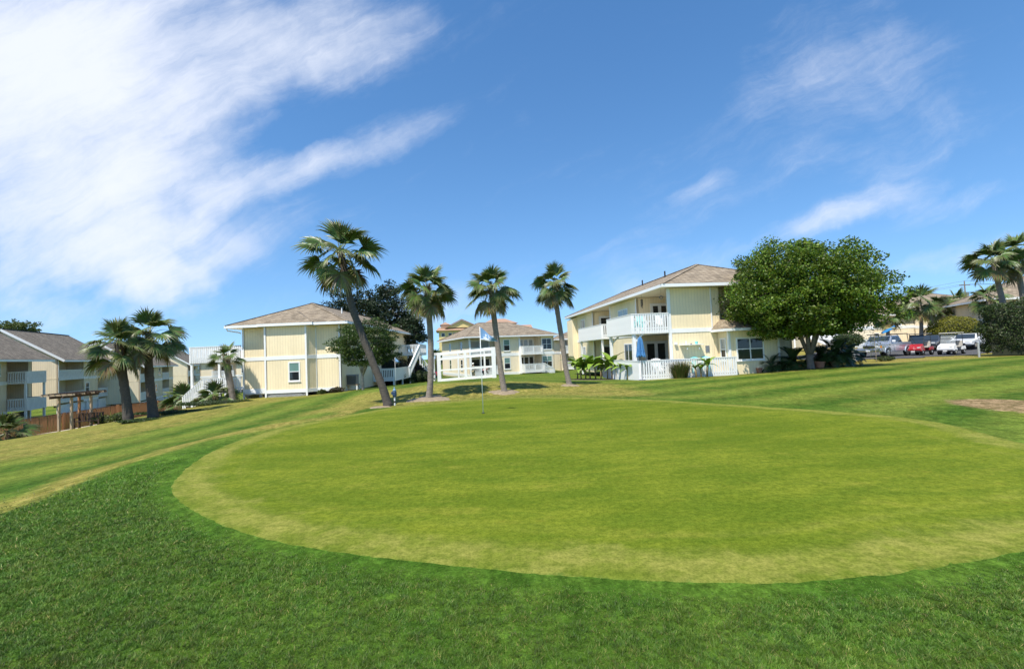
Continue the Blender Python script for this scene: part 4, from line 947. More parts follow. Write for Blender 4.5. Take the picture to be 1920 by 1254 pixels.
for i, el in enumerate((80, 62, 44, 26, 8, -12, -34, -56)):
    for s in range(5): FR[(i, s)] = frond_mesh(el, i * 10 + s)
def palm(label, pts, r0, r1, size, nf=30, barkm=None, boots=0.5, name='palm_tree', group='sabal palms', skew=None, low=6, seed=0, skip=None, ground=None):
    """pts: trunk axis in the world, last point = heart of the crown"""
    rs = random.Random(seed + 5); barkm = barkm or M_BARK
    o = Vector(pts[0]); root = thing(name, label, 'palm tree', o, 0, group)
    # smooth trunk axis
    P = [Vector(p) - o for p in pts]; ax = []
    for i in range(len(P) - 1):
        a, b = P[i], P[i + 1]; pa = P[i - 1] if i else a * 2 - b; pb = P[i + 2] if i + 2 < len(P) else b * 2 - a
        for k in range(10):
            t = k / 10; ax.append(0.5 * ((2 * a) + (b - pa) * t + (2 * pa - 5 * a + 4 * b - pb) * t * t + (3 * a - pa - 3 * b + pb) * t ** 3))
    ax.append(P[-1]); n = len(ax); ax[0] = ax[0] - Vector((0, 0, .12))
    rad = []
    for i in range(n):
        t = i / (n - 1); r = r0 + (r1 - r0) * min(1, t * 1.3); r *= 1 + .22 * math.exp(-t * 16) + .035 * math.sin(i * 2.1) + .02 * rs.uniform(-1, 1); rad.append(r)
    MB().tube(ax, rad, 14, wob=.05).build('trunk', barkm, root, smooth=True)
    if boots:
        m = MB(); k0 = int(n * (1 - .22 * boots)) if boots < 3 else int(n * .2)
        top = ax[-1]
        for j in range(int(46 * min(boots, 1.6))):
            i = rs.randint(k0, n - 1); a = rs.uniform(0, 6.28); q = ax[i]; r = rad[i]
            d = Vector((math.cos(a), math.sin(a), 0)); s = Vector((-math.sin(a), math.cos(a), 0)); h = rs.uniform(.13, .26); w = rs.uniform(.03, .055)
            c = q + d * r * .9; t = c + d * rs.uniform(.06, .14) + Vector((0, 0, h))
            m.add([c - s * w, c + s * w, c + s * w * .5 + d * .03 + Vector((0, 0, h * .5)), t + s * w * .3, t - s * w * .3, c - s * w * .5 + d * .03 + Vector((0, 0, h * .5))], [(0, 1, 2, 5), (5, 2, 3, 4)])
        m.build('leaf_bases', M_BOOT, root)
    heart = ax[-1]
    for j in range(nf):
        t = (j + .5) / nf; i = min(low, int(t ** .95 * (low + 1))); a = j * 2.39996 + rs.uniform(-.25, .25)
        if skip and skip(math.degrees(a) % 360, i): continue
        f = inst('frond', FR[(i, rs.randint(0, 4))], root, heart + Vector((0, 0, .05 - .05 * i * r1 / .15)), (rs.uniform(-.12, .12), rs.uniform(-.1, .1), a)); sc = size * rs.uniform(.86, 1.12); f.scale = (sc, sc, sc)
        if skew: f.location += Vector(skew) * .1
    return root
def trunk_pts(px_list, d, dlean=0.0):
    n = len(px_list); out = []
    for i, (x, y) in enumerate(px_list):
        p = at(x, y, d + dlean * i / (n - 1))
        if i == 0: p.z = hz(p.x, p.y)
        out.append(p)
    return out
b = trunk_pts([(728, 760), (716, 722), (697, 675), (676, 620), (660, 575), (648, 522), (639, 473)], 16.2)
palm('tall dark-trunked palm leaning far to the left at the edge of the green', b, .135, .115, 1.2, 25, M_BARKD, .9, seed=1, low=6)
for px, lab, d, s in (([(804, 748), (807, 715), (808, 670), (806, 610), (802, 565), (801, 541)], 'upright palm in a mulch ring, left of the three beside the flagstick', 18.0, 2),
                      ([(946, 737), (940, 700), (934, 655), (927, 600), (923, 560), (921, 540)], 'middle palm right behind the flag, gently leaning left', 19.2, 3),
                      ([(1068, 723), (1061, 690), (1054, 640), (1046, 590), (1041, 555), (1040, 533)], 'palm leaning left in front of the banana plants', 21.6, 4)):
    b = trunk_pts(px, d); palm(lab, b, .118, .112, .96, 32, M_BARK, 1.2, seed=s)
    c = b[0]; disc('mulch_bed', c, (.85, .62, .42)[s - 2], .012, M_MULCH, 'sandy mulch ring round a palm trunk', 'mulch', 1.0, .07)
disc('mulch_bed', gp(712, 765, 15.9), .38, .012, M_MULCH, 'bare soil at the foot of the leaning palm', 'mulch', .8, .02)
b = trunk_pts([(241, 793), (238, 760), (231, 710), (226, 668), (223, 645)], 25); palm('stout shaggy palm left of the fence, nearer the pergola', b, .23, .19, 1.36, 25, M_BARKD, 1.3, seed=5)
b = trunk_pts([(288, 783), (283, 740), (279, 690), (279, 650), (281, 625)], 26); palm('taller stout palm by the fence, right of the shaggy palm', b, .24, .18, 1.48, 26, M_BARKD, .8, seed=6)
b = trunk_pts([(436, 751), (433, 725), (427, 695), (424, 668)], 34.0); palm('small palm with a thick brown head against the white deck', b, .20, .23, 1.1, 13, M_BARK, 1.6, seed=7, low=4, skip=lambda a, i: False)
# palms in the right background
for px, py, pb, d, sz, lab, s in ((1724, 566, 650, 50, 2.0, 'tall full palm behind the red golf cart', 8), (1662, 592, 650, 52, 1.55, 'low palm with yellowish fronds behind the pickup', 9),
                                  (1768, 580, 645, 56, 1.8, 'palm in front of the white balcony', 10), (1793, 566, 640, 58, 1.8, 'slim palm left of the utility pole', 11), (1811, 592, 640, 66, 1.3, 'small thin palm under the utility pole', 12),
                                  (1852, 556, 640, 44, 1.45, 'palm with a dark head behind the tall right palm', 13), (1836, 585, 645, 58, 1.1, 'short palm left of the tan house', 14)):
    c = at(px, py, d); g = at(px + (py - pb) * -.04, pb, d); g.z = hz(g.x, g.y)
    palm(lab, [g, g.lerp(c, .5) + Vector((.1, 0, 0)), c], .2, .15, sz * .95, 24, M_BARK, .8, seed=s)
palm('tall palm with a smooth bare trunk right of the utility pole', trunk_pts([(1893, 640), (1885, 590), (1875, 545), (1866, 510), (1862, 488)], 33), .2, .14, 1.5, 24, M_BARK, .6, seed=15)
palm('tall palm cut off by the right edge of the picture', trunk_pts([(1935, 640), (1924, 590), (1913, 530), (1907, 495), (1904, 472)], 33), .2, .14, 1.4, 24, M_BARK, .6, seed=16)
for px, py, pb, d, sz, lab, s in ((776, 672, 700, 80, 1.5, 'far palm left of the upright palm trunk', 17), (818, 668, 705, 84, 1.6, 'far palm beside the porch frame', 18)):
    c = at(px, py, d); g = at(px, pb, d); g.z = hz(g.x, g.y); palm(lab, [g, g.lerp(c, .5), c], .2, .17, sz * .9, 22, M_BARK, .5, seed=s)
def palmetto(label, base, size, n, seed):
    rs = random.Random(seed); root = thing('palmetto', label, 'palm shrub', base, 0, 'palmetto shrubs')
    MB().tube([(0, 0, -.1), (0, 0, .35 * size)], [.14 * size, .1 * size], 8).build('stem', M_BOOT, root)
    for j in range(n):
        i = min(6, int((j + .5) / n * 6.5)); f = inst('frond', FR[(i, rs.randint(0, 4))], root, (rs.uniform(-.1, .1), rs.uniform(-.1, .1), .3 * size), (0, 0, j * 2.4)); s = size * rs.uniform(.8, 1.15); f.scale = (s, s, s)
palmetto('fan palm shrub left of the white stair', gp(352, 768, 38), 1.75, 24, 1)
palmetto('fan palm shrub growing under the white stair', gp(403, 756, 34.2), 1.35, 26, 2)
palmetto('fan palm shrub at the left edge beside the fence', gp(14, 822, 30), 1.35, 24, 3)
# ---- broadleaf trees
def tree(label, base, crown, rad, nclump, per, leaf, pal, barkm, trunk_r, fork=1.2, nlimb=7, name='broadleaf_tree', cat='tree', clr=.55, seed=0, flat=.75, holes=.22, up=.6, group=None, asp=.5):
    """crown = centre (world), rad = its three half-axes"""
    rs = np.random.RandomState(seed); rr = random.Random(seed); root = thing(name, label, cat, base, 0, group); c = Vector(crown) - Vector(base)
    pts = []
    while len(pts) < nclump:
        v = rs.normal(size=3); v /= np.linalg.norm(v); r = (0.35 + 0.65 * rs.rand() ** .45); 
        lump = 1 + .16 * math.sin(3.1 * v[0] + 2 * seed) * math.cos(2.7 * v[1] + seed) + .12 * math.sin(6 * v[2] + 5 * v[0]) + .07 * rs.normal()
        q = v * r * lump
        if q[2] < -.74: q[2] = -.74 + .12 * rs.rand()
        if math.sin(q[0] * 4.1 + seed) * math.sin(q[1] * 4.7) * math.sin(q[2] * 5.3 + 1) > 1 - holes * 2.2: continue
        pts.append((c.x + q[0] * rad[0], c.y + q[1] * rad[1], c.z + q[2] * rad[2]))
    P = np.array(pts); sig = clr * (0.7 + .6 * rs.rand(len(P)))
    bd = rs.normal(size=(len(P) * per, 3)); bd /= np.linalg.norm(bd, axis=1)[:, None]; bd *= (rs.rand(len(bd)) ** .4)[:, None]
    C = np.repeat(P, per, 0) + bd * np.repeat(sig, per)[:, None] * np.array([1, 1, flat])
    tone = np.repeat(.75 + .5 * rs.rand(len(P)), per)
    leaf_mesh('crown', C, leaf, pal, M_LEAF, root, up, asp, tone)
    m = MB(); f = Vector((0, 0, fork)); m.tube([(0, 0, -.15), (.02, 0, .15), (0, .02, fork * .6), f], [trunk_r * 1.35, trunk_r * 1.05, trunk_r * .95, trunk_r], 12, wob=.05); m.build('trunk', barkm, root, smooth=True)
    m = MB(); idx = rs.permutation(len(P))
    ends = [Vector(P[i]) for i in idx[:nlimb * 6]]; mains = []
    for k in range(nlimb):
        a = 2 * math.pi * k / nlimb + rr.uniform(-.3, .3); e = c + Vector((math.cos(a) * rad[0] * .55, math.sin(a) * rad[1] * .55, rad[2] * rr.uniform(-.1, .45)))
        mid = f.lerp(e, .45) + Vector((rr.uniform(-.2, .2), rr.uniform(-.2, .2), .12 * rad[2])); m.tube([f - Vector((0, 0, .25)), f.lerp(mid, .5), mid, e], [trunk_r * .62, trunk_r * .5, trunk_r * .36, trunk_r * .16], 7, wob=.06); mains.append((mid, e))
    for e in ends:
        mid, me = min(mains, key=lambda q: (q[0].lerp(q[1], .5) - e).length); s = mid.lerp(me, rr.uniform(.1, .9)); k = s.lerp(e, .5) + Vector((rr.uniform(-.15, .15), rr.uniform(-.15, .15), rr.uniform(-.1, .2))); m.tube([s, k, e], [trunk_r * .2, trunk_r * .13, trunk_r * .04], 5)
    m.build('limbs', barkm, root, smooth=True)
    return root
G_TREE = [(.082, .150, .013), (.120, .195, .016), (.155, .225, .020), (.050, .10, .012), (.13, .16, .02)]
b = gp(1520, 692, 27); cc = at(1512, 551, 27.2)
tree('big round dense green tree shading the end of the right house', b, (cc.x, cc.y, cc.z), (4.25, 3.5, 3.1), 860, 105, .145, G_TREE, M_TREEB, .19, .85, 8, clr=.58, seed=3, flat=.62, holes=.12, asp=.6)
b = gp(680, 716, 32.5); cc = at(686, 648, 32.5)
tree('small airy green tree in front of the left house', b, (cc.x, cc.y, cc.z), (2.3, 1.7, 1.75), 270, 75, .13, [(.055, .095, .018), (.085, .125, .024), (.04, .075, .015)], M_PALEB, .09, 1.2, 6, clr=.42, seed=5, flat=.45, holes=.25)
b = gp(712, 705, 60); cc = at(697, 600, 60)
tree('dark glossy magnolia rising behind the left house', b, (cc.x, cc.y, cc.z), (5.8, 4.5, 4.3), 420, 60, .32, [(.016, .032, .012), (.026, .046, .016), (.045, .060, .026), (.012, .024, .009)], M_TREEB, .32, 2.2, 8, clr=.75, seed=8, flat=.8, holes=.28)
b = gp(775, 705, 58); cc = at(765, 625, 58)
tree('lower dark magnolia at the right corner of the left house', b, (cc.x, cc.y, cc.z), (2.0, 2.0, 2.2), 110, 60, .30, [(.016, .032, .012), (.026, .046, .016), (.045, .060, .026)], M_TREEB, .2, 1.5, 5, clr=.7, seed=9)
b = at(10, 700, 90); b.z = -3.6; cc = at(22, 624, 90)
tree('far tree top showing over the townhouse roof at the left edge', b, (cc.x, cc.y, cc.z), (4.8, 3, 2.4), 120, 50, .4, [(.07, .10, .025), (.10, .13, .03)], M_TREEB, .3, 3, 6, clr=.7, seed=10)
b = at(1785, 640, 75); b.z = .2; cc = at(1785, 592, 75)
tree('soft green tree among the background palms at the right', b, (cc.x, cc.y, cc.z), (3.2, 2.5, 3.0), 160, 50, .35, [(.07, .10, .03), (.09, .12, .035), (.05, .08, .025)], M_TREEB, .2, 2, 6, clr=.7, seed=12)
# ---- clipped bushes and hedges
def bush(label, base, rad, n, leaf, pal, name='bush', cat='bush', box=False, seed=0, stem=0.0, group=None, rough=.10, lift=0.0, up=.5, asp=.5):
    rs = np.random.RandomState(seed); root = thing(name, label, cat, base, 0, group)
    v = rs.normal(size=(n, 3)); 
    if box:
        v = rs.rand(n, 3) * 2 - 1; k = rs.randint(0, 5, n); s = np.where(rs.rand(n) < .5, 1, -1)
        v[k < 2, 0] = s[k < 2]; v[(k == 2) | (k == 3), 1] = s[(k == 2) | (k == 3)]; v[k == 4, 2] = 1
        nv = np.linalg.norm(v / np.array([1, 1, 1]), ord=4, axis=1)[:, None]; u = v / np.maximum(nv, .9); outv = v / np.linalg.norm(v, axis=1)[:, None]
    else:
        u = v / np.linalg.norm(v, axis=1)[:, None]; outv = u.copy()
    lump = 1 + rough * (np.sin(u[:, 0] * 7 + seed) * np.cos(u[:, 1] * 6 + 1) + np.sin(u[:, 2] * 8 + u[:, 0] * 5)) + rough * .6 * np.sin(u[:, 0] * 17 + 2) * np.sin(u[:, 2] * 15 + u[:, 1] * 13)
    depth = 1 - .22 * rs.rand(n) ** 2
    C = u * (lump * depth)[:, None] * np.array(rad) + np.array([0, 0, rad[2] + stem + lift])
    if not box: C[:, 2] = np.maximum(C[:, 2], stem + lift + .02 + .1 * rs.rand(n))
    leaf_mesh('foliage', C, leaf, pal, M_LEAF, root, up, asp, .8 + .4 * rs.rand(n), outv * .6)
    m = MB(); m.tube([(0, 0, -.1), (0, 0, stem + rad[2] * .7)], [max(.04, rad[0] * .07)] * 2, 7)
    for k in range(5): a = k * 1.26; m.tube([(0, 0, stem * .9 + .05), (rad[0] * .4 * math.cos(a), rad[1] * .4 * math.sin(a), stem + rad[2]), (rad[0] * .6 * math.cos(a), rad[1] * .6 * math.sin(a), stem + rad[2] * 1.4)], [max(.02, rad[0] * .04), max(.015, rad[0] * .03), .01], 5)
    m.build('stems', M_TREEB, root)
    # solid dark core: inner shade put into its colour, also stops light passing through
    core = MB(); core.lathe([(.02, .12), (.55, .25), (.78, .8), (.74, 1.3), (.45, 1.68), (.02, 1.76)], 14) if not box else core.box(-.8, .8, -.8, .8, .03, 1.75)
    o = core.build('dark_core', M_CORESHADE, root); o.scale = rad; o.location = (0, 0, stem + lift)
    return root
M_CORESHADE = mat('bush core shade', (.022, .026, .012), .95, var=.4, vscale=8)
D_GR = [(.030, .058, .014), (.050, .085, .020), (.075, .115, .028), (.022, .045, .011)]
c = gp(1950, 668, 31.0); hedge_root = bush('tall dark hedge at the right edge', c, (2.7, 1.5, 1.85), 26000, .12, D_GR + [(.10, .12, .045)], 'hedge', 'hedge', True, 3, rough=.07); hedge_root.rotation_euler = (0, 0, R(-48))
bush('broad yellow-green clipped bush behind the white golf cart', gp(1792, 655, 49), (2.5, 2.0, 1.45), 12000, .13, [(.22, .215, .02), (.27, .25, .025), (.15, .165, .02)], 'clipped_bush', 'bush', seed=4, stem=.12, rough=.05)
bush('round dark-green clipped bush left of the pickup', gp(1592, 668, 37), (1.05, 1.0, .58), 5000, .09, D_GR, 'clipped_bush', 'bush', seed=5, stem=1.05, rough=.05)
for i, (px, py, d, r, pal, lab) in enumerate(((757, 722, 50, (.95, .8, .5), D_GR, 'rounded green shrub right of the far flag'), (789, 720, 52, (1.35, .9, .58), D_GR, 'wider rounded green shrub left of the upright palm'),
        (722, 717, 47, (1.9, .9, 1.5), [(.03, .03, .02), (.05, .035, .03), (.03, .045, .018)], 'dark loose shrub behind the far flag'), (752, 712, 54, (1.3, .9, 1.3), [(.085, .05, .045), (.06, .045, .035), (.06, .08, .03)], 'purplish loose shrub beside the white stair'),
        (783, 708, 60, (1.8, 1.0, .95), [(.15, .04, .045), (.10, .05, .04), (.06, .08, .03)], 'reddish flowering shrub behind the green shrubs'), (770, 704, 64, (1.6, 1.0, 1.7), [(.08, .10, .03), (.11, .12, .035), (.12, .07, .04)], 'tall loose green shrub beyond the reddish shrub'),
        (603, 741, 34.6, (.28, .22, .17), [(.10, .13, .03), (.07, .10, .025)], 'tiny green shrub at the foot of the left house'), (632, 736, 35.0, (.5, .25, .19), [(.12, .07, .045), (.07, .085, .03)], 'low brownish shrub at the corner of the left house'),
        (476, 751, 34.9, (.35, .2, .12), [(.12, .12, .04), (.2, .17, .07)], 'small dry tuft under the left house'), (193, 787, 33.5, (.75, .5, .32), [(.13, .16, .03), (.16, .17, .035)], 'yellow-green shrub beside the pergola bench'), (225, 785, 33.0, (.6, .5, .3), [(.10, .13, .03), (.08, .11, .025)], 'green shrub left of the shaggy palm trunk'),
        (44, 815, 31.3, (.4, .35, .26), [(.16, .06, .03), (.10, .09, .03)], 'small reddish shrub by the fence'), (1660, 676, 33, (.6, .3, .16), [(.07, .10, .03), (.10, .12, .04)], 'low weedy plants beside the sapling'))):
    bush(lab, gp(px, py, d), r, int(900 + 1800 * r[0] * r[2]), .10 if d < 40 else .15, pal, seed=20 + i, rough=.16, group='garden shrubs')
for i, (px, py, d, r, lab) in enumerate(((330, 783, 27.5, (2.4, .45, .10), 'low dark ground cover right of the tall stout palm'), (400, 768, 32.0, (2.6, .6, .15), 'low dark ground cover below the white stair'), (262, 792, 24.9, (1.0, .4, .09), 'low ground cover between the two stout palms'))):
    bush(lab, gp(px, py, d) - Vector((0, 0, .04)), r, 4500, .09, [(.04, .075, .018), (.065, .10, .025)], 'ground_cover', 'ground cover', seed=50 + i, rough=.15)
# ---- plants with large leaves
def blade_leaf(L, W, droop, fold=.25, n=6):
    V = []; F = []; p = Vector((0, 0, 0)); d = Vector((.35, 0, 1)).normalized()
    for i in range(n + 1):
        t = i / n; w = W * math.sin(math.pi * (0.12 + .88 * t) ** .8) * .5 + .004
        V += [(p.x, -w, p.z + w * fold), (p.x, 0, p.z), (p.x, w, p.z + w * fold)]; d = (d + Vector((droop, 0, -droop * 1.1)) / n).normalized(); p = p + d * L / n
    for i in range(n): F += [(i * 3, i * 3 + 1, i * 3 + 4, i * 3 + 3), (i * 3 + 1, i * 3 + 2, i * 3 + 5, i * 3 + 4)]
    return V, F
BAN = []
M_BANANA = mat('banana leaf', (.19, .29, .03), .45, var=.35, vscale=3)
for dr in (.7, 1.3, 2.0):
    V, F = blade_leaf(1.25, .46, dr); me = bpy.data.meshes.new('leaf'); me.from_pydata(V, [], F); me.materials.append(M_BANANA); BAN.append(me)
M_STALK = mat('banana stalk', (.26, .20, .09), .8, var=.35, vscale=6)
def banana(label, base, h, nl, seed):
    rs = random.Random(seed); root = thing('banana_plant', label, 'banana plant', base, 0, 'banana plants by the right house'); lx, ly = rs.uniform(-.1, .1), rs.uniform(-.1, .1)
    MB().tube([(0, 0, -.08), (lx * .4, ly * .4, h * .3), (lx, ly, h * .62)], [.055, .05, .035], 8).build('stem', M_STALK, root, smooth=True)
    for k in range(nl):
        s = rs.uniform(.55, 1.0) * h / 1.3; inst('leaf', BAN[min(2, k * 3 // nl)], root, (lx, ly, h * (.60 - .10 * rs.random())), (rs.uniform(-.15, .15), rs.uniform(-.1, .2), k * 2.4 + rs.uniform(-.3, .3)), (s, s, s))
for i, (px, d, h, nl, lab) in enumerate(((1083, 34.5, 1.55, 8, 'leftmost banana plant, beside the leaning palm trunk'), (1090, 33.8, 1.25, 8, 'bushy banana plant next to the leftmost one'), (1098, 34.2, 1.2, 8, 'third banana plant from the left in the bed'), (1107, 33.4, 1.35, 8, 'fourth banana plant from the left in the bed'),
        (1117, 33.0, 1.55, 7, 'tall banana plant in the middle of the bed'), (1127, 32.6, 1.25, 6, 'banana plant right of the tall middle one'), (1139, 32.0, 1.2, 6, 'banana plant in the right half of the bed'), (1148, 31.4, 1.5, 6, 'tall banana plant in the right half of the bed'),
        (1158, 30.6, 1.2, 5, 'thin banana plant before the deck post'), (1167, 29.8, 1.05, 5, 'small banana plant near the deck post'), (1177, 28.6, .95, 4, 'rightmost small banana plant at the deck corner'))):
    banana(lab, gp(px, 711, d), h * 1.18, nl + 1, i)
disc('planting_bed', gp(1125, 712, 32.6), 2.4, .015, M_SOIL, 'bare soil bed of the banana plants', 'planting bed', .9, .0)
for i, (px, d, h, nl, lab) in enumerate(((1306, 26.7, .9, 5, 'short banana plant before the aqua chairs on the deck'), (1315, 26.65, .8, 4, 'middle of three small banana plants at the front railing'), (1326, 26.6, 1.15, 7, 'tallest of three small banana plants at the front railing'))):
    banana(lab, gp(px, 710, d), h * 1.1, nl, 40 + i)
def grass_clump(label, base, n, h, seed):
    rs = np.random.RandomState(seed); root = thing('ornamental_grass', label, 'grass clump', base)
    a = rs.rand(n) * 6.283; r = rs.rand(n) ** .5; B = np.stack([np.cos(a) * r * .38, np.sin(a) * r * .25, 0 * a], 1); hh = h * (.5 + .6 * rs.rand(n)); ln = .12 + .35 * rs.rand(n)
    T = B + np.stack([np.cos(a) * ln, np.sin(a) * ln, hh], 1); M_ = (B + T) / 2 + np.array([0, 0, .12]) * h; s = np.stack([-np.sin(a), np.cos(a), 0 * a], 1) * .014
    V = np.stack([B - s, B + s, M_ + s, M_ - s, T + s * .1, T - s * .1], 1).reshape(-1, 3); k = np.arange(n)[:, None] * 6; F = np.concatenate([k + np.array([[0, 1, 2, 3]]), k + np.array([[3, 2, 4, 5]])])
    c = np.array([(.10, .13, .03), (.20, .15, .06), (.07, .10, .02)])[rs.randint(0, 3, n)]; np_mesh('blades', V, F, M_LEAF, root, np.repeat(c, 6, 0))
grass_clump('clump of reedy grass at the front deck railing', gp(1276, 711, 26.65), 700, .95, 1)
# cycads in terracotta pots under the tree
def cyc_mesh(el, seed):
    rs = random.Random(seed); V = []; F = []; e = R(el); d = Vector((math.cos(e), 0, math.sin(e))); p = Vector((.03, 0, 0)); n = 22
    for i in range(n):
        t = i / n; d = (d + Vector((0, 0, -.075))).normalized(); q = p + d * .045
        for s in (-1, 1):
            l = .24 * math.sin(math.pi * (.1 + .85 * t)) + .04; u = Vector((d.x * .5, s * .8, d.z * .5 + .3)).normalized(); b = len(V); V += [tuple(p), tuple(p + d * .040), tuple(p + u * l + d * .05), tuple(p + u * l + d * .03)]; F.append((b, b + 1, b + 2, b + 3))
        b = len(V); w = .008; V += [(p.x, -w, p.z), (p.x, w, p.z), (q.x, w, q.z), (q.x, -w, q.z)]; F.append((b, b + 1, b + 2, b + 3)); p = q
    me = bpy.data.meshes.new('frond'); me.from_pydata(V, [], F); me.materials.append(M_CYC); return me
M_CYC = mat('cycad frond', (.035, .065, .018), .4, var=.3)
CYC = [cyc_mesh(e, i) for i, e in enumerate((75, 50, 28, 8))]
def cycad(label, base, size, n, lift, seed):
    rs = random.Random(seed); root = thing('cycad', label, 'cycad', Vector(base) + Vector((0, 0, lift)), 0, 'cycads under the big tree')
    MB().lathe([(.10, -.05), (.14, .08), (.12, .22), (.05, .3)], 10).build('stem', M_BOOT, root); root.scale = (size, size, size)
    for j in range(n): inst('frond', CYC[min(3, int((j + .5) / n * 4))], root, (0, 0, .26), (rs.uniform(-.1, .1), rs.uniform(-.1, .1), j * 2.4))
def pot(label, base, r, h):
    root = thing('plant_pot', label, 'plant pot', base, 0, 'terracotta pots under the big tree'); MB().lathe([(r * .72, -.02), (r * .95, h * .8), (r * 1.06, h * .8), (r * 1.08, h), (r * .95, h), (r * .9, h * .9)], 20).build('body', M_TERRA, root, bevel=.0)
    MB().lathe([(r * .88, h * .86), (.02, h * .9)], 16).build('soil', M_SOIL, root)
for i, (px, py, d, r, h, lab) in enumerate(((1494, 698, 27.6, .26, .3, 'terracotta pot left of the tree trunk'), (1537, 692, 27.3, .3, .38, 'largest terracotta pot just right of the tree trunk'), (1567, 690, 27.6, .3, .36, 'terracotta pot under the spreading cycad'), (1592, 686, 28.2, .2, .28, 'small terracotta pot at the right end of the row'), (1424, 699, 28.0, .17, .3, 'small terracotta pot against the bay wall'))):
    pot(lab, gp(px, py, d), r, h)
cycad('dark cycad left of the tree trunk', gp(1487, 694, 28.0), 1.2, 44, .1, 1); cycad('spreading cycad in a pot right of the tree trunk', gp(1568, 690, 27.5), 1.25, 46, .34, 2); cycad('cycad close behind the tree trunk', gp(1540, 688, 28.3), 1.05, 38, .25, 3); cycad('cycad at the end of the pot row', gp(1590, 686, 28.2), 1.0, 36, .25, 4); cycad('small cycad beside the bay wall', gp(1446, 697, 28.3), 1.0, 30, .05, 5)
disc('planting_bed', gp(1525, 693, 28.1), 3.6, .014, M_SOIL, 'dark soil bed under the big tree', 'planting bed', .32, 0)
b = gp(1643, 680, 33); root = thing('sapling', 'thin sapling with sparse leaves in front of the pickup', 'sapling', b)
MB().tube([(0, 0, -.1), (.03, 0, .6), (-.02, 0, 1.3), (.05, 0, 1.9)], [.025, .02, .016, .008], 6).build('stem', M_PALEB, root)
q = RS.normal(size=(420, 3)) * np.array([.42, .3, .38]) + np.array([0, 0, 1.25]); leaf_mesh('foliage', q, .10, [(.10, .13, .03), (.14, .16, .04)], M_LEAF, root, .4)
# ------------------------------------------------------------------ golf things
M_FLAG = mat('blue flag cloth', (0.16, 0.30, 0.50), 0.8, var=.15, vscale=8)
M_FWHITE = mat('white flag print', (0.80, 0.82, 0.84), 0.8)
M_ROD = mat('white flag rod', (0.80, 0.80, 0.76), 0.4)
def flagstick(label, base, h, hoist, fly, fall, big, group='golf flags'):
    root = thing('flagstick', label, 'flagstick', base, 0, group)
    MB().tube([(0, 0, -.1), (0, 0, h)], [.011, .009], 8).build('pole', M_ROD, root, smooth=True)
    MB().lathe([(.054, .011), (.054, .013), (.02, .013)], 20).build('cup', M_BLACK, root)  # flat black disc painting the dark inside of the hole
    nu, nv = 14, 10
    def P(u, v, o=0.0):        # u along the fly, v down the hoist
        top = Vector((0, 0, h - .01)); tip = Vector((fly, 0, h - fall)); bot = Vector((0, 0, h - hoist))
        a = top.lerp(tip, u); b = bot.lerp(tip, u); p = a.lerp(b, v)
        return p + Vector((.010, (.035 * math.sin(u * 7 + v * 2.2) * (.25 + u) + o), .012 * math.sin(u * 9)))
    V = [P(i / nu, j / nv) for i in range(nu + 1) for j in range(nv + 1)]
    F = [(i * (nv + 1) + j, (i + 1) * (nv + 1) + j, (i + 1) * (nv + 1) + j + 1, i * (nv + 1) + j + 1) for i in range(nu) for j in range(nv)]
    f = MB().add(V, F).build('flag', M_FLAG, root, smooth=True)
    if big:
        # white swirl, script-like strokes and ragged pale lower edge, as printed on the cloth
        strokes = [[(.40 + .075 * math.cos(a), .50 - .30 * math.sin(a)) for a in np.linspace(-2.6, 1.5, 18)], [(.31 + .035 * math.cos(a), .52 - .2 * math.sin(a)) for a in np.linspace(0, 5.2, 14)],
                   [(.16 + .45 * t, .78 + .07 * math.sin(t * 46)) for t in np.linspace(0, 1, 60)], [(.22 + .3 * t, .90 + .03 * math.sin(t * 40)) for t in np.linspace(0, 1, 40)], [(.50 + .1 * t, .38 + .3 * t) for t in np.linspace(0, 1, 8)]]
        for side in (-.004, .004):
            m = MB()
            for st in strokes:
                for (u0, v0), (u1, v1) in zip(st[:-1], st[1:]):
                    du, dv = u1 - u0, v1 - v0; l = math.hypot(du, dv) + 1e-9; nx, ny = -dv / l * .014, du / l * .03
                    m.add([P(u0 - nx, v0 - ny, side), P(u0 + nx, v0 + ny, side), P(u1 + nx, v1 + ny, side), P(u1 - nx, v1 - ny, side)], [(0, 1, 2, 3)])
            for k in range(24):
                u = k / 24; m.add([P(u, 1.0, side), P(u + .042, 1.0, side), P(u + .042, .93 - .03 * math.sin(k * 2.3), side), P(u, .93 - .03 * math.sin(k * 2.3 - 2.3), side)], [(0, 1, 2, 3)])
            m.build('print', M_FWHITE, f)
    return root
b = onz(906, 775); b.z = hz(b.x, b.y) + .008
flagstick('white flagstick with a blue pennant standing in the putting green', b, 2.42, .36, .50, .44, True)
flagstick('far flagstick with a small blue flag behind the leaning palm', gp(742, 724, 32), 1.98, .30, .38, .34, False)
def ball_washer():
    b = gp(740.5, 762, 16.3); root = thing('ball_washer', 'blue ball washer on a white post beside the leaning palm', 'ball washer', b)
    MB().tube([(0, 0, -.1), (0, 0, .36)], .028, 10).build('post', M_WHITE2, root); MB().tube([(0, 0, .10), (0, 0, .16)], .031, 10).build('collar', M_BLACK, root)
    mb = mat('dark blue enamel', (.03, .06, .12), .35); m = MB(); m.lathe([(.05, .30), (.075, .34), (.075, .47), (.06, .50)], 14); m.box(-.11, -.06, -.035, .035, .39, .48); m.build('tank', mb, root, bevel=.008)
    MB().lathe([(.062, .5), (.066, .54), (.03, .57), (.018, .62), (.026, .64), (.004, .65)], 12).build('plunger', mat('pale blue enamel', (.18, .30, .40), .4), root, smooth=True)
ball_washer()
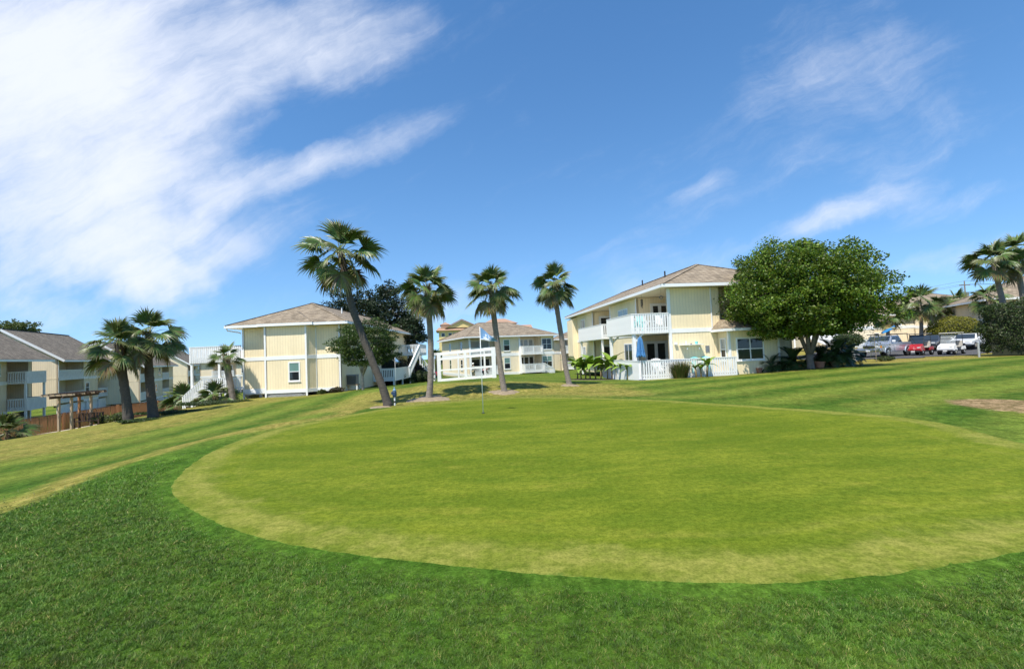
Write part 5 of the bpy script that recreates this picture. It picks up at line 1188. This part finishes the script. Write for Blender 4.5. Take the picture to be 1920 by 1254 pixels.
# ------------------------------------------------------------------ fence and pergola at the left
def fence():
    P = [at(-190, 846, 29.6), at(13, 817, 33), at(120, 802.5, 35.2), at(220, 789, 38), at(295, 779, 42), at(352, 771, 46.5)]
    P = [Vector((p.x, p.y, hz(p.x, p.y))) for p in P]; o = P[1]
    root = thing('wooden_fence', 'brown wooden board fence along the sandy path', 'fence', o)
    H = 1.3; me = MB().box(-.066, .066, -.012, .012, .04, H).mesh('picket'); me.materials.append(M_WOOD); k = 0
    for i in range(len(P) - 1):
        a, b = P[i] - o, P[i + 1] - o; fr = Fr((a.x, a.y), (b.x, b.y)); n = int(fr.L / .142)
        for j in range(n):
            u = fr.L * (j + .5) / n; z = a.z + (b.z - a.z) * u / fr.L; q = fr.p(u, .02, z - .03); inst('picket', me, root, q, (random.uniform(-.01, .01), random.uniform(-.012, .012), fr.ang), (1, 1, random.uniform(.985, 1.01)))
        for h, w in ((.25, .09), (H - .28, .09), (H + .0, .05)):
            MB().beam(fr.p(0, -.025 if w > .06 else 0, a.z + h), fr.p(fr.L, -.025 if w > .06 else 0, b.z + h), .05 if w > .06 else .12, w).build('rail', M_WOOD if w > .06 else M_WOODD, root)
        m = max(1, int(fr.L / 2.4))
        for j in range(m + 1):
            u = fr.L * j / m; z = a.z + (b.z - a.z) * u / fr.L; MB().fbox(fr, u - .06, u + .06, .035, .13, z - .3, z + H + .05).build('post', M_WOOD, root)
fence()
def pergola():
    A = gp(110.5, 809.6, 31.6); root = thing('pergola', 'small wooden pergola with timber posts by the sandy path', 'pergola', A)
    o = A; C = [Vector((0, 0, 0)), Vector((.62, .25, 0)), Vector((-.25, 1.75, 0)), Vector((.37, 2.0, 0))]; top = 2.28
    for i, c in enumerate(C):
        z = hz(o.x + c.x, o.y + c.y) - o.z; MB().box(c.x - .06, c.x + .06, c.y - .06, c.y + .06, z - .1, top).build('post', M_POST if i != 2 else M_WOOD, root)
    l = (C[2] - C[0]).normalized(); s = (C[1] - C[0]).normalized()
    for c in (C[0], C[1]):
        MB().beam(c - l * .75 + Vector((0, 0, top + .08)), c + l * (1.77 + .75) + Vector((0, 0, top + .08)), .07, .16).build('beam', M_WOODD, root)
    for k in range(11):
        c = C[0] - l * .6 + l * (2.97 * k / 10); MB().beam(c - s * .55 + Vector((0, 0, top + .22)), c + s * 1.22 + Vector((0, 0, top + .22)), .05, .12).build('rafter', M_WOODD if k % 3 else M_POST, root)
    for k in range(6):
        c = C[0] - s * .45 + s * (1.55 * k / 5); MB().beam(c - l * .7 + Vector((0, 0, top + .31)), c + l * 2.45 + Vector((0, 0, top + .31)), .05, .04).build('slat', M_WOODD, root)
    b = thing('garden_bench', 'dark wooden bench under the pergola', 'bench', A + Vector((.75, 1.5, hz(A.x + .75, A.y + 1.5) - A.z)), R(14))
    for k in range(4): MB().box(-.75, .75, -.42 + k * .12, -.32 + k * .12, .42, .46).build('seat_slat', M_WOODD, b)
    for k in range(9): MB().box(-.72 + k * .17, -.60 + k * .17, .10, .13, .46, .95).build('back_slat', M_WOODD, b)
    MB().box(-.78, .78, .08, .15, .93, 1.0).build('top_rail', M_WOODD, b)
    for x in (-.72, .72):
        MB().box(x - .04, x + .04, -.44, -.36, -.05, .66).build('leg', M_WOODD, b); MB().box(x - .04, x + .04, .06, .14, -.05, .92).build('leg', M_WOODD, b); MB().box(x - .05, x + .05, -.46, .06, .66, .70).build('armrest', M_WOODD, b)
pergola()
# ------------------------------------------------------------------ vehicles
def wheel(root, x, y, r=.37, w=.24):
    o = MB().add(*_disc_y(x, y, r, w, .62)).build('wheel', M_TYRE, root, smooth=False); MB().add(*_disc_y(x, y + (.012 if y > 0 else -.012), r * .62, w, .1)).build('rim', M_CHROME, o)
def _disc_y(x, y, r, w, k):
    n = 20; V = []; prof = [(r * .9, -w / 2), (r, -w / 2 + .03), (r, w / 2 - .03), (r * .9, w / 2)]
    for rr, yy in prof:
        for i in range(n): a = 2 * math.pi * i / n; V.append((x + rr * math.cos(a), y + yy, r + rr * math.sin(a) if k > .2 else r / .62 + rr * math.sin(a)))
    F = [(j * n + i, j * n + (i + 1) % n, (j + 1) * n + (i + 1) % n, (j + 1) * n + i) for j in range(3) for i in range(n)] + [tuple(range(n - 1, -1, -1)), tuple(3 * n + i for i in range(n))]
    return V, F
def shell(profile, w0, w1, zc):
    """car-like shell: side outline extruded, pinched in above the height zc"""
    m = MB(); n = len(profile); V = []
    for s in (-1, 1):
        for x, z in profile: V.append((x, s * (w0 if z <= zc else w0 + (w1 - w0) * (z - zc) / max(.01, max(q[1] for q in profile) - zc)), z))
    return m.add(V, [tuple(range(n - 1, -1, -1)), tuple(range(n, 2 * n))] + [(i, (i + 1) % n, n + (i + 1) % n, n + i) for i in range(n)])
def pane(root, name, pts, mt): 
    n = len(pts); MB().add(pts, [tuple(range(n))]).build(name, mt, root)
M_SILV = mat('silver paint', (.42, .45, .50), .3, metal=.55, coat=.6); M_CARW = mat('white car paint', (.78, .78, .78), .3, coat=.7); M_RED = mat('red paint', (.40, .018, .022), .3, coat=.7); M_CARD = mat('dark car paint', (.05, .055, .065), .3, coat=.7)
M_LAMP = mat('headlight glass', (.65, .65, .62), .1); M_AMB = mat('amber lamp', (.7, .25, .02), .2); M_TAIL = mat('red lamp', (.5, .01, .01), .2); M_WIND = mat('car glass', (.03, .04, .05), .04, spec=.7); M_VINYL = mat('pale seat vinyl', (.5, .46, .4), .6)
M_PLATE = mat('number plate', (.7, .7, .68), .5)
def place(px, py, d): p = gp(px, py, d); p.z += .03; return p
HEAD = math.atan2(-.47, -.88)
def pickup():
    f = place(1630, 670, 39.2); c = f + Vector((.88, .47, 0)) * 2.65; root = thing('pickup_truck', 'silver pickup truck with roof rack parked at the edge of the lawn', 'pickup truck', c, HEAD)
    prof = [(2.62, .55), (2.66, .75), (2.60, 1.02), (1.25, 1.16), (.55, 1.78), (-.75, 1.82), (-.95, 1.20), (-2.62, 1.18), (-2.66, .6), (-2.5, .48), (-1.9, .46), (1.3, .42), (2.4, .45)]
    shell(prof, .97, .76, 1.18).build('body', M_SILV, root, bevel=.04)
    pane(root, 'windshield', [(1.20, -.82, 1.20), (1.20, .82, 1.20), (.62, .74, 1.73), (.62, -.74, 1.73)], M_WIND); 
    for s in (-1, 1):
        y = lambda z: s * (.985 - .33 * (z - 1.18)); pane(root, 'side_window', [(.98, y(1.24), 1.24), (.48, y(1.70), 1.70), (.02, y(1.71), 1.71), (.02, y(1.24), 1.24)][::s], M_WIND); pane(root, 'side_window', [(-.06, y(1.24), 1.24), (-.06, y(1.71), 1.71), (-.62, y(1.72), 1.72), (-.75, y(1.24), 1.24)][::s], M_WIND)
        MB().box(.86, 1.02, s * 1.0 - .0 if s > 0 else -1.22, 1.22 if s > 0 else -1.0, 1.22, 1.42).build('mirror', M_CARW, root, bevel=.03)
        for x in (1.72, -1.72): wheel(root, x, s * .87, .39, .25); MB().tube([(x + .5 * math.cos(a), s * .985, .39 + .5 * math.sin(a)) for a in np.linspace(0, math.pi, 12)], .045, 6).build('wheel_arch', M_SILV, root)
        MB().box(2.60, 2.68, s * .62 - .2, s * .62 + .2, .80, 1.0).build('headlight', M_LAMP, root, bevel=.02); MB().box(2.56, 2.66, s * .90 - .06, s * .90 + .06, .80, .98).build('turn_signal', M_AMB, root); MB().box(-2.70, -2.62, s * .88 - .08, s * .88 + .08, .75, 1.1).build('tail_light', M_TAIL, root)
    MB().box(2.62, 2.69, -.40, .40, .78, 1.0).build('grille', M_BLACK, root); MB().box(2.55, 2.80, -.95, .95, .45, .68).build('bumper', M_CHROME, root, bevel=.05); MB().box(2.81, 2.82, -.16, .16, .5, .64).build('number_plate', M_PLATE, root)
    MB().box(-2.5, -1.0, -.82, .82, 1.16, 1.195).build('bed_floor', M_BLACK, root)
    m = MB()
    for y in (-.72, .72): m.tube([(1.2, y, 1.92), (-2.45, y, 1.92)], .03, 6)
    for x in (.5, -.6, -2.4):
        m.tube([(x, -.78, 1.9), (x, .78, 1.9)], .025, 6)
        for y in (-.72, .72): m.tube([(x, y, 1.9), (x, y * 1.08, 1.72 if x > -1 else 1.18)], .025, 6)
    m.build('roof_rack', M_BLACK, root)
    # bright board carried on the rack
    k = c - Vector((math.cos(HEAD), math.sin(HEAD), 0)) * .9; s = thing('surfboard', 'blue surfboard slanting on the rack of the pickup', 'surfboard', k + Vector((0, 0, 2.02)), HEAD)
    n = 16; V = []
    for i in range(n + 1):
        t = i / n; x = 1.1 - 2.2 * t; w = .29 * math.sin(math.pi * (.06 + .9 * t)) ** .6; V += [(x, -w, .62 * t - .02), (x, 0, .62 * t + .04), (x, w, .62 * t - .02), (x, 0, .62 * t - .05)]
    F = [(i * 4 + j, i * 4 + (j + 1) % 4, i * 4 + 4 + (j + 1) % 4, i * 4 + 4 + j) for i in range(n) for j in range(4)]
    MB().add(V, F).build('board', mat('blue board', (.03, .20, .42), .3, var=.3, vscale=2.5), s, smooth=True); MB().box(-.5, -.35, -.3, .3, .36, .50).build('stripe', mat('yellow strap', (.5, .42, .15), .5), s); MB().add([(-1.0, -.01, .50), (-.85, -.01, .42), (-1.02, -.01, .78), (-1.12, -.01, .78), (-1.0, .01, .50), (-.85, .01, .42), (-1.02, .01, .78), (-1.12, .01, .78)], MB.BF).build('fin', M_CARD, s)
pickup()
def golf_cart(label, px, py, d, paint, roofm, glass):
    c = place(px, py, d) + Vector((.88, .47, 0)) * 1.1; root = thing('golf_cart', label, 'golf cart', c, HEAD, 'parked golf carts')
    shell([(1.18, .34), (1.22, .52), (1.12, .78), (.62, .98), (.52, .94), (.42, .36)], .58, .50, .6).build('front_cowl', paint, root, bevel=.05)
    MB().box(-.55, .52, -.56, .56, .30, .40).build('floor', M_BLACK, root); shell([(-.45, .40), (-.45, .66), (-1.2, .72), (-1.25, .42)], .58, .56, .6).build('rear_body', paint, root, bevel=.04)
    MB().box(-.62, -.08, -.54, .54, .62, .76).build('seat', M_VINYL, root, bevel=.04); MB().box(-.74, -.62, -.54, .54, .74, 1.18).build('seat_back', M_VINYL, root, bevel=.04)
    for s in (-1, 1):
        MB().tube([(.60, s * .52, .95), (.30, s * .52, 1.82)], .018, 6).build('roof_post', M_BLACK, root); MB().tube([(-.85, s * .52, .7), (-.75, s * .52, 1.82)], .018, 6).build('roof_post', M_BLACK, root)
        for x in (.85, -.85): wheel(root, x, s * .5, .23, .2)
        MB().box(1.12, 1.20, s * .38 - .1, s * .38 + .1, .62, .72).build('headlight', M_LAMP, root, bevel=.01)
    MB().box(-1.0, .52, -.60, .60, 1.82, 1.88).build('roof', roofm, root, bevel=.025); pane(root, 'windshield', [(.62, -.5, 1.0), (.62, .5, 1.0), (.34, .5, 1.76), (.34, -.5, 1.76)], glass); MB().beam((.485, -.52, 1.38), (.485, .52, 1.38), .02, .03).build('windshield_bar', M_BLACK, root)
    MB().tube([(.42, .28, .95), (.22, .28, 1.08)], .015, 6).build('steering_column', M_BLACK, root); MB().tube([(.22 + .03 * math.cos(a), .28 + .16 * math.sin(a), 1.08 + .14 * math.cos(a)) for a in np.linspace(0, 6.2832, 16)], .012, 6).build('steering_wheel', M_BLACK, root)
    MB().box(1.18, 1.26, -.50, .50, .28, .42).build('bumper', M_BLACK, root, bevel=.02); MB().box(1.262, 1.27, -.14, .14, .30, .40).build('number_plate', M_PLATE, root)
cg = bpy.data.materials.new('clear screen'); cg.use_nodes = True; pb = cg.node_tree.nodes['Principled BSDF']; pb.inputs['Base Color'].default_value = (.75, .8, .8, 1); pb.inputs['Roughness'].default_value = .05; pb.inputs['Alpha'].default_value = .28
golf_cart('red golf cart with a dark roof next to the silver pickup', 1714, 668, 40.2, M_RED, M_CARD, M_WIND); golf_cart('white golf cart with a clear windshield in front of the clipped bush', 1774, 665, 39.5, M_CARW, mat('cream roof', (.72, .68, .58), .5), cg)
def sedan(label, px, py, d, paint, rot, group='parked cars'):
    c = place(px, py, d); root = thing('parked_car', label, 'car', c, rot, group)
    shell([(2.2, .35), (2.26, .55), (2.15, .74), (1.0, .92), (.35, 1.38), (-.95, 1.42), (-1.65, 1.02), (-2.2, .95), (-2.26, .5), (-2.1, .32)], .89, .64, .92).build('body', paint, root, bevel=.06)
    pane(root, 'windshield', [(1.0, -.76, .95), (1.0, .76, .95), (.42, .64, 1.36), (.42, -.64, 1.36)], M_WIND); pane(root, 'rear_window', [(-1.62, .72, 1.05), (-1.62, -.72, 1.05), (-1.02, -.62, 1.40), (-1.02, .62, 1.40)], M_WIND)
    for s in (-1, 1):
        y = lambda z: s * (.905 - .50 * (z - .92)); pane(root, 'side_window', [(.80, y(.97), .97), (.34, y(1.33), 1.33), (-.9, y(1.36), 1.36), (-1.3, y(.99), .99)][::s], M_WIND); MB().box(2.1, 2.24, s * .6 - .2, s * .6 + .2, .60, .72).build('headlight', M_LAMP, root, bevel=.02); MB().box(-2.25, -2.18, s * .68 - .18, s * .68 + .18, .7, .88).build('tail_light', M_TAIL, root)
        MB().box(.66, .80, .9 if s > 0 else -1.06, 1.06 if s > 0 else -.9, .95, 1.08).build('mirror', paint, root, bevel=.03)
        for x in (1.35, -1.35): wheel(root, x, s * .80, .32, .21)
    MB().box(2.22, 2.28, -.45, .45, .38, .52).build('grille', M_BLACK, root)
sedan('white car parked right of the white golf cart', 1818, 660, 44.5, M_CARW, HEAD); sedan('dark car parked between the two golf carts', 1748, 663, 45.5, M_CARD, HEAD + .1); sedan('far red car beyond the reddish shrub', 800, 702, 78, M_RED, 2.6)
# ------------------------------------------------------------------ deck furniture on the right house
RHM = Matrix.Translation(RH.location) @ Matrix.Rotation(RH.rotation_euler.z, 4, 'Z')
def rh(x, y, z): return RHM @ Vector((x, y, z))
def chair(label, loc, rz, mt, group='deck chairs'):
    root = thing('deck_chair', label, 'chair', loc, rz, group)
    for k in range(5): MB().box(-.26, .26, -.30 + k * .11, -.21 + k * .11, .36 - .03 * k, .38 - .03 * k).build('seat_slat', mt, root)
    for k in range(5):
        x = -.24 + k * .12; h = .98 + .06 * math.cos((k - 2) * .7); MB().add([(x - .052, .20, .28), (x + .052, .20, .28), (x + .052, .225, .28), (x - .052, .225, .28), (x - .052, .50, h), (x + .052, .50, h), (x + .052, .525, h), (x - .052, .525, h)], MB.BF).build('back_slat', mt, root)
    for s in (-1, 1):
        MB().box(s * .31 - .07, s * .31 + .07, -.36, .36, .55, .58).build('armrest', mt, root); MB().box(s * .30 - .02, s * .30 + .02, -.34, -.25, 0, .55).build('leg', mt, root); MB().box(s * .29 - .02, s * .29 + .02, .28, .36, 0, .55).build('leg', mt, root)
z2 = RH_F2; z1 = RH_F1 - .05
chair('aqua slatted chair on the upper balcony, the left one', rh(-1.75, .9, z2), RH.rotation_euler.z + .5, M_AQUA); chair('aqua slatted chair on the upper balcony, the right one', rh(-1.15, 1.3, z2), RH.rotation_euler.z - .2, M_AQUA)
chair('white slatted chair on the upper balcony beside the aqua chairs', rh(-.85, .55, z2), RH.rotation_euler.z + .9, M_WHITE); chair('white slatted chair on the upper balcony nearest the house corner', rh(-.35, .75, z2), RH.rotation_euler.z - .8, M_WHITE)
chair('aqua chair on the ground deck behind the small banana plants', rh(1.55, -.75, z1), RH.rotation_euler.z + .3, M_AQUA); chair('second aqua chair on the ground deck, next to the wall', rh(2.0, -.55, z1), RH.rotation_euler.z - .4, M_AQUA)
chair('white chair on the ground deck in front of the glass doors', rh(-1.0, -.6, z1), RH.rotation_euler.z, M_WHITE)
def table(label, loc, mt):
    root = thing('patio_table', label, 'table', loc); MB().lathe([(.45, .68), (.46, .70), (.45, .72)], 20).build('table_top', mt, root)
    for k in range(4): a = k * 1.571 + .4; MB().tube([(.36 * math.cos(a), .36 * math.sin(a), 0), (.26 * math.cos(a), .26 * math.sin(a), .68)], .02, 6).build('leg', mt, root)
table('white round table on the ground deck', rh(-.3, -.8, z1), M_WHITE)
def umbrella():
    b = gp(1204, 713, 26.75); root = thing('patio_umbrella', 'closed blue patio umbrella at the deck railing', 'umbrella', b)
    MB().tube([(0, 0, -.05), (.0, 0, 2.55)], .022, 8).build('pole', M_GREY, root)
    mu = mat('blue canvas', (.06, .20, .42), .85, var=.2, vscale=4); n = 16; V = []; prof = [(.02, 2.50), (.11, 2.36), (.15, 2.1), (.19, 1.75), (.24, 1.45), (.20, 1.40)]
    for r, z in prof:
        for k in range(n): a = 2 * math.pi * k / n; q = r * (1.15 if k % 2 else .72); V.append((q * math.cos(a), q * math.sin(a), z - (.10 if k % 2 and z < 1.5 else 0)))
    F = [(i * n + k, i * n + (k + 1) % n, (i + 1) * n + (k + 1) % n, (i + 1) * n + k) for i in range(len(prof) - 1) for k in range(n)]; MB().add(V, F).build('canopy', mu, root); MB().lathe([(.02, 2.5), (.03, 2.54), (.004, 2.6)], 8).build('finial', M_GREY, root); MB().tube([(.2 * math.cos(a), .2 * math.sin(a), 1.72) for a in np.linspace(0, 6.2832, 14)], .012, 5).build('tie_strap', mu, root)
    MB().lathe([(.2, -.02), (.2, .03), (.04, .06)], 14).build('foot', M_GREY, root)
umbrella()
ps = rh(.0, 0, 0)
for i, (u, lab, mt, r, h) in enumerate(((1.62, 'aqua pot on the wall shelf', M_AQUA, .10, .17), (1.28, 'small grey bowl on the wall shelf', M_GREY, .08, .08), (.95, 'thin stemmed white vase on the wall shelf', M_WHITE, .035, .22))):
    o = MB().lathe([(r * .7, 0), (r, h * .6), (r * .95, h), (r * .8, h), (r * .75, h * .8)], 14).build('shelf_pot', mt); o.location = rh(u, -.24, 1.971); tag(o, lab, 'pot', 'pots on the wall shelf')
for i, (u, lab) in enumerate(((.98, 'left bulb lamp hung under the wall shelf'), (1.76, 'right bulb lamp hung under the wall shelf'))):
    root = thing('hanging_lamp', lab, 'lamp', rh(u, -.30, 1.93), 0, 'lamps under the wall shelf'); MB().tube([(0, 0, 0), (0, 0, -.16)], .004, 5).build('cord', M_BLACK, root); MB().lathe([(.01, -.14), (.035, -.2), (.04, -.25), (.012, -.29)], 10).build('bulb', M_WHITE, root, smooth=True)
root = thing('wind_chime', 'dark wind chime hanging from the eave over the upper balcony', 'wind chime', rh(-.3, 3.2, RH_H + .03)); MB().tube([(0, 0, 0), (0, 0, -.35)], .006, 5).build('cord', M_BLACK, root); MB().lathe([(.08, -.36), (.09, -.34), (.03, -.3)], 10).build('disc', M_BLACK, root)
for k in range(5): a = k * 1.257; MB().tube([(.06 * math.cos(a), .06 * math.sin(a), -.36), (.06 * math.cos(a), .06 * math.sin(a), -.75 - .05 * k)], .014, 6).build('tube', M_BLACK, root)
root = thing('hanging_ornament', 'round metal ornament hanging at the upper balcony doors', 'ornament', rh(-.15, .5, RH_H + .03)); MB().tube([(0, 0, 0), (0, 0, -.42)], .006, 5).build('cord', M_BLACK, root); MB().tube([(.10 * math.cos(a), 0, -.53 + .10 * math.sin(a)) for a in np.linspace(0, 6.2832, 16)], .02, 6).build('ring', M_GREY, root)
# ------------------------------------------------------------------ other yard things
def ac_unit():
    b = gp(662, 735, 36.8); root = thing('cooling_unit', 'grey cooling unit on a timber stand at the left house', 'cooling unit', b, R(4)); 
    MB().box(-.45, .45, -.4, .4, .36, .46).build('stand_top', M_POST, root)
    for x in (-.4, .4):
        for y in (-.34, .34): MB().box(x - .05, x + .05, y - .05, y + .05, -.2, .36).build('leg', M_WHITE, root)
    mg = mat('weathered unit casing', (.22, .21, .19), .6, var=.15); MB().box(-.38, .38, -.36, .36, .46, 1.16).build('casing', mg, root, bevel=.03); MB().box(-.41, .41, -.39, .39, 1.16, 1.22).build('lid', M_GREY, root, bevel=.02)
    for k in range(9): MB().box(-.34, .34, -.375, -.362, .52 + k * .068, .555 + k * .068).build('louvre', M_BLACK, root)
ac_unit()
b = gp(1602, 672, 36); root = thing('pedestal', 'white pedestal with a flat round top left of the pickup', 'pedestal', b); MB().lathe([(.24, -.05), (.22, .08), (.11, .2), (.09, .75), (.13, .95), (.14, 1.0)], 16).build('column', M_WHITE, root, smooth=True); MB().lathe([(.16, 1.0), (.30, 1.06), (.31, 1.13), (.26, 1.14), (.02, 1.10)], 18).build('bowl', M_WHITE, root, smooth=True)
M_GREYP = mat('weathered grey post', (.42, .43, .42), .8, var=.2)
b = gp(1836, 669, 31.0); root = thing('marker_post', 'slim pale post at the left end of the dark hedge', 'post', b); MB().box(-.04, .04, -.04, .04, -.1, 1.0).build('post', M_GREYP, root, bevel=.01); MB().add([(-.05, -.05, 1.0), (.05, -.05, 1.0), (.05, .05, 1.0), (-.05, .05, 1.0), (0, 0, 1.06)], [(0, 1, 4), (1, 2, 4), (2, 3, 4), (3, 0, 4), (3, 2, 1, 0)]).build('cap', M_GREYP, root)
def utility():
    t = at(1808, 527, 95); g = Vector((t.x, t.y, 0)); root = thing('utility_pole', 'wooden utility pole with wires behind the background palms', 'utility pole', g); h = t.z
    mp = mat('weathered pole wood', (.22, .19, .16), .9); MB().tube([(0, 0, -1), (0, 0, h)], [.17, .11], 8).build('pole', mp, root); MB().box(-1.1, 1.1, -.06, .06, h - .9, h - .75).build('crossarm', mp, root); MB().tube([(.25, -.2, h - 3.2), (.25, -.2, h - 2.3)], .22, 10).build('transformer', M_GREY, root)
    for k, (dx, z) in enumerate(((-1, h - .7), (0, h + .05), (1, h - .7), (.1, h - 3.6))):
        for s, ex, ey, dz in ((1, 45, -12, 1.2), (-1, -40, 28, -2.5)):
            pts = [(dx + ex * t_, ey * t_, z + dz * t_ - 2.2 * 4 * t_ * (1 - t_) * .5) for t_ in np.linspace(0, 1, 14)]; MB().tube(pts, .022, 4).build('wire', M_BLACK, root)
utility()
# ------------------------------------------------------------------ people
def skin(name, joints, bones, mt, parent):
    names = list(joints); me = bpy.data.meshes.new(name); me.from_pydata([joints[k][0] for k in names], [(names.index(a), names.index(b)) for a, b in bones], []); me.materials.append(mt)
    o = bpy.data.objects.new(name, me); link(o, parent); m = o.modifiers.new('skin', 'SKIN'); m.use_smooth_shade = True
    for i, k in enumerate(names): r = joints[k][1]; me.skin_vertices[0].data[i].radius = r if isinstance(r, tuple) else (r, r)
    me.skin_vertices[0].data[0].use_root = True; s = o.modifiers.new('sub', 'SUBSURF'); s.levels = 1; s.render_levels = 2; return o
M_SKIN = mat('skin', (.55, .33, .24), .6)
def person(label, base, rz, J, shirt, trouser, hat):
    root = thing('person', label, 'person', base, rz, 'people at the porch frame')
    B = [('pel', 'waist'), ('waist', 'chest'), ('chest', 'neck'), ('neck', 'head'), ('head', 'crown'), ('chest', 'shl'), ('shl', 'ell'), ('ell', 'wrl'), ('wrl', 'hal'), ('chest', 'shr'), ('shr', 'elr'), ('elr', 'wrr'), ('wrr', 'har'), ('pel', 'hil'), ('hil', 'knl'), ('knl', 'anl'), ('anl', 'tol'), ('pel', 'hir'), ('hir', 'knr'), ('knr', 'anr'), ('anr', 'tor')]
    Rd = dict(pel=.13, waist=.12, chest=.145, neck=.055, head=.092, crown=.075, shl=.065, ell=.045, wrl=.032, hal=.036, shr=.065, elr=.045, wrr=.032, har=.036, hil=.09, knl=.062, anl=.042, tol=.038, hir=.09, knr=.062, anr=.042, tor=.038)
    skin('body', {k: (J[k], Rd[k]) for k in Rd}, B, M_SKIN, root)
    sh = ['waist', 'chest', 'shl', 'shr', 'ml', 'mr', 'pel']; JJ = dict(J); JJ['ml'] = tuple((Vector(J['shl']) * .3 + Vector(J['ell']) * .7)); JJ['mr'] = tuple((Vector(J['shr']) * .3 + Vector(J['elr']) * .7))
    rr = dict(waist=.15, chest=.172, shl=.085, shr=.085, ml=.066, mr=.066, pel=.155); skin('shirt', {k: (JJ[k], rr[k]) for k in ['chest', 'waist', 'pel', 'shl', 'ml', 'shr', 'mr']}, [('chest', 'waist'), ('waist', 'pel'), ('chest', 'shl'), ('shl', 'ml'), ('chest', 'shr'), ('shr', 'mr')], shirt, root)
    rr = dict(pel=.152, hil=.112, knl=.085, hir=.112, knr=.085); JJ['kl2'] = tuple(Vector(J['knl']).lerp(Vector(J['anl']), .85 if trouser[1] else .1)); JJ['kr2'] = tuple(Vector(J['knr']).lerp(Vector(J['anr']), .85 if trouser[1] else .1)); rr['kl2'] = rr['kr2'] = .062 if trouser[1] else .085
    skin('trousers', {k: (JJ[k], rr[k]) for k in ['pel', 'hil', 'knl', 'kl2', 'hir', 'knr', 'kr2']}, [('pel', 'hil'), ('hil', 'knl'), ('knl', 'kl2'), ('pel', 'hir'), ('hir', 'knr'), ('knr', 'kr2')], trouser[0], root)
    h = Vector(J['crown']); d = (h - Vector(J['head'])).normalized(); o = MB().lathe([(.10, -.03), (.105, .03), (.085, .085), (.02, .11)], 14).build('cap', hat, root, smooth=True); o.location = h; o.rotation_euler = d.to_track_quat('Z', 'Y').to_euler()
    MB().box(-.07, .07, -.18, -.06, -.03, -.015).build('cap_brim', hat, o)
    hd = Vector(J['head']); fw = Vector((0, -1, 0)); m = MB(); n = hd + fw * .095; m.add([n + Vector((-.014, .02, -.02)), n + Vector((.014, .02, -.02)), n + Vector((0, -.018, -.025)), n + Vector((0, .012, .03))], [(0, 2, 3), (2, 1, 3), (0, 1, 2)]); m.build('nose', M_SKIN, root)
    m = MB()
    for s in (-1, 1): c = hd + fw * .088 + Vector((s * .033, 0, .022)); m.box(c.x - .012, c.x + .012, c.y - .006, c.y + .01, c.z - .006, c.z + .006)
    m.build('eyes', M_BLACK, root)
    for k, a in (('tol', 'anl'), ('tor', 'anr')): t = Vector(J[k]); MB().box(t.x - .045, t.x + .045, t.y - .06, t.y + .2, t.z - .045, t.z + .035).build('shoe', M_WHITE2, root, bevel=.02)
J = dict(pel=(0, 0, .93), waist=(0, 0, 1.1), chest=(0, .01, 1.32), neck=(0, 0, 1.50), head=(0, -.02, 1.60), crown=(0, -.01, 1.70), shl=(-.19, .01, 1.40), ell=(-.27, -.02, 1.14), wrl=(-.24, -.20, 1.02), hal=(-.20, -.27, 1.00), shr=(.19, .01, 1.40), elr=(.28, .02, 1.15), wrr=(.22, -.18, 1.22), har=(.17, -.25, 1.27), hil=(-.10, 0, .88), knl=(-.11, -.02, .48), anl=(-.12, .02, .09), tol=(-.13, -.10, .05), hir=(.10, 0, .88), knr=(.12, -.05, .48), anr=(.12, -.02, .09), tor=(.13, -.14, .05))
person('standing person in grey-green shirt and khaki shorts with a white cap', gp(888, 710, 50.6), R(150), J, mat('grey-green shirt', (.16, .22, .20), .9), (mat('khaki cloth', (.33, .29, .19), .9), False), M_WHITE)
J2 = dict(pel=(0, .12, .80), waist=(0, -.02, .92), chest=(0, -.22, 1.02), neck=(0, -.38, 1.06), head=(0, -.48, 1.06), crown=(0, -.57, 1.10), shl=(-.18, -.24, 1.04), ell=(-.22, -.30, .78), wrl=(-.16, -.42, .60), hal=(-.12, -.46, .53), shr=(.18, -.24, 1.04), elr=(.22, -.30, .78), wrr=(.16, -.42, .60), har=(.12, -.46, .53), hil=(-.10, .10, .76), knl=(-.12, -.06, .45), anl=(-.12, .06, .09), tol=(-.13, -.06, .05), hir=(.10, .10, .76), knr=(.12, -.06, .45), anr=(.12, .06, .09), tor=(.13, -.06, .05))
person('bending person in pink shirt and dark trousers beside the porch post', gp(908, 709, 49.6), R(110), J2, mat('pink shirt', (.62, .34, .33), .9), (mat('dark trousers', (.03, .03, .04), .9), True), mat('pale cap', (.6, .55, .5), .9))
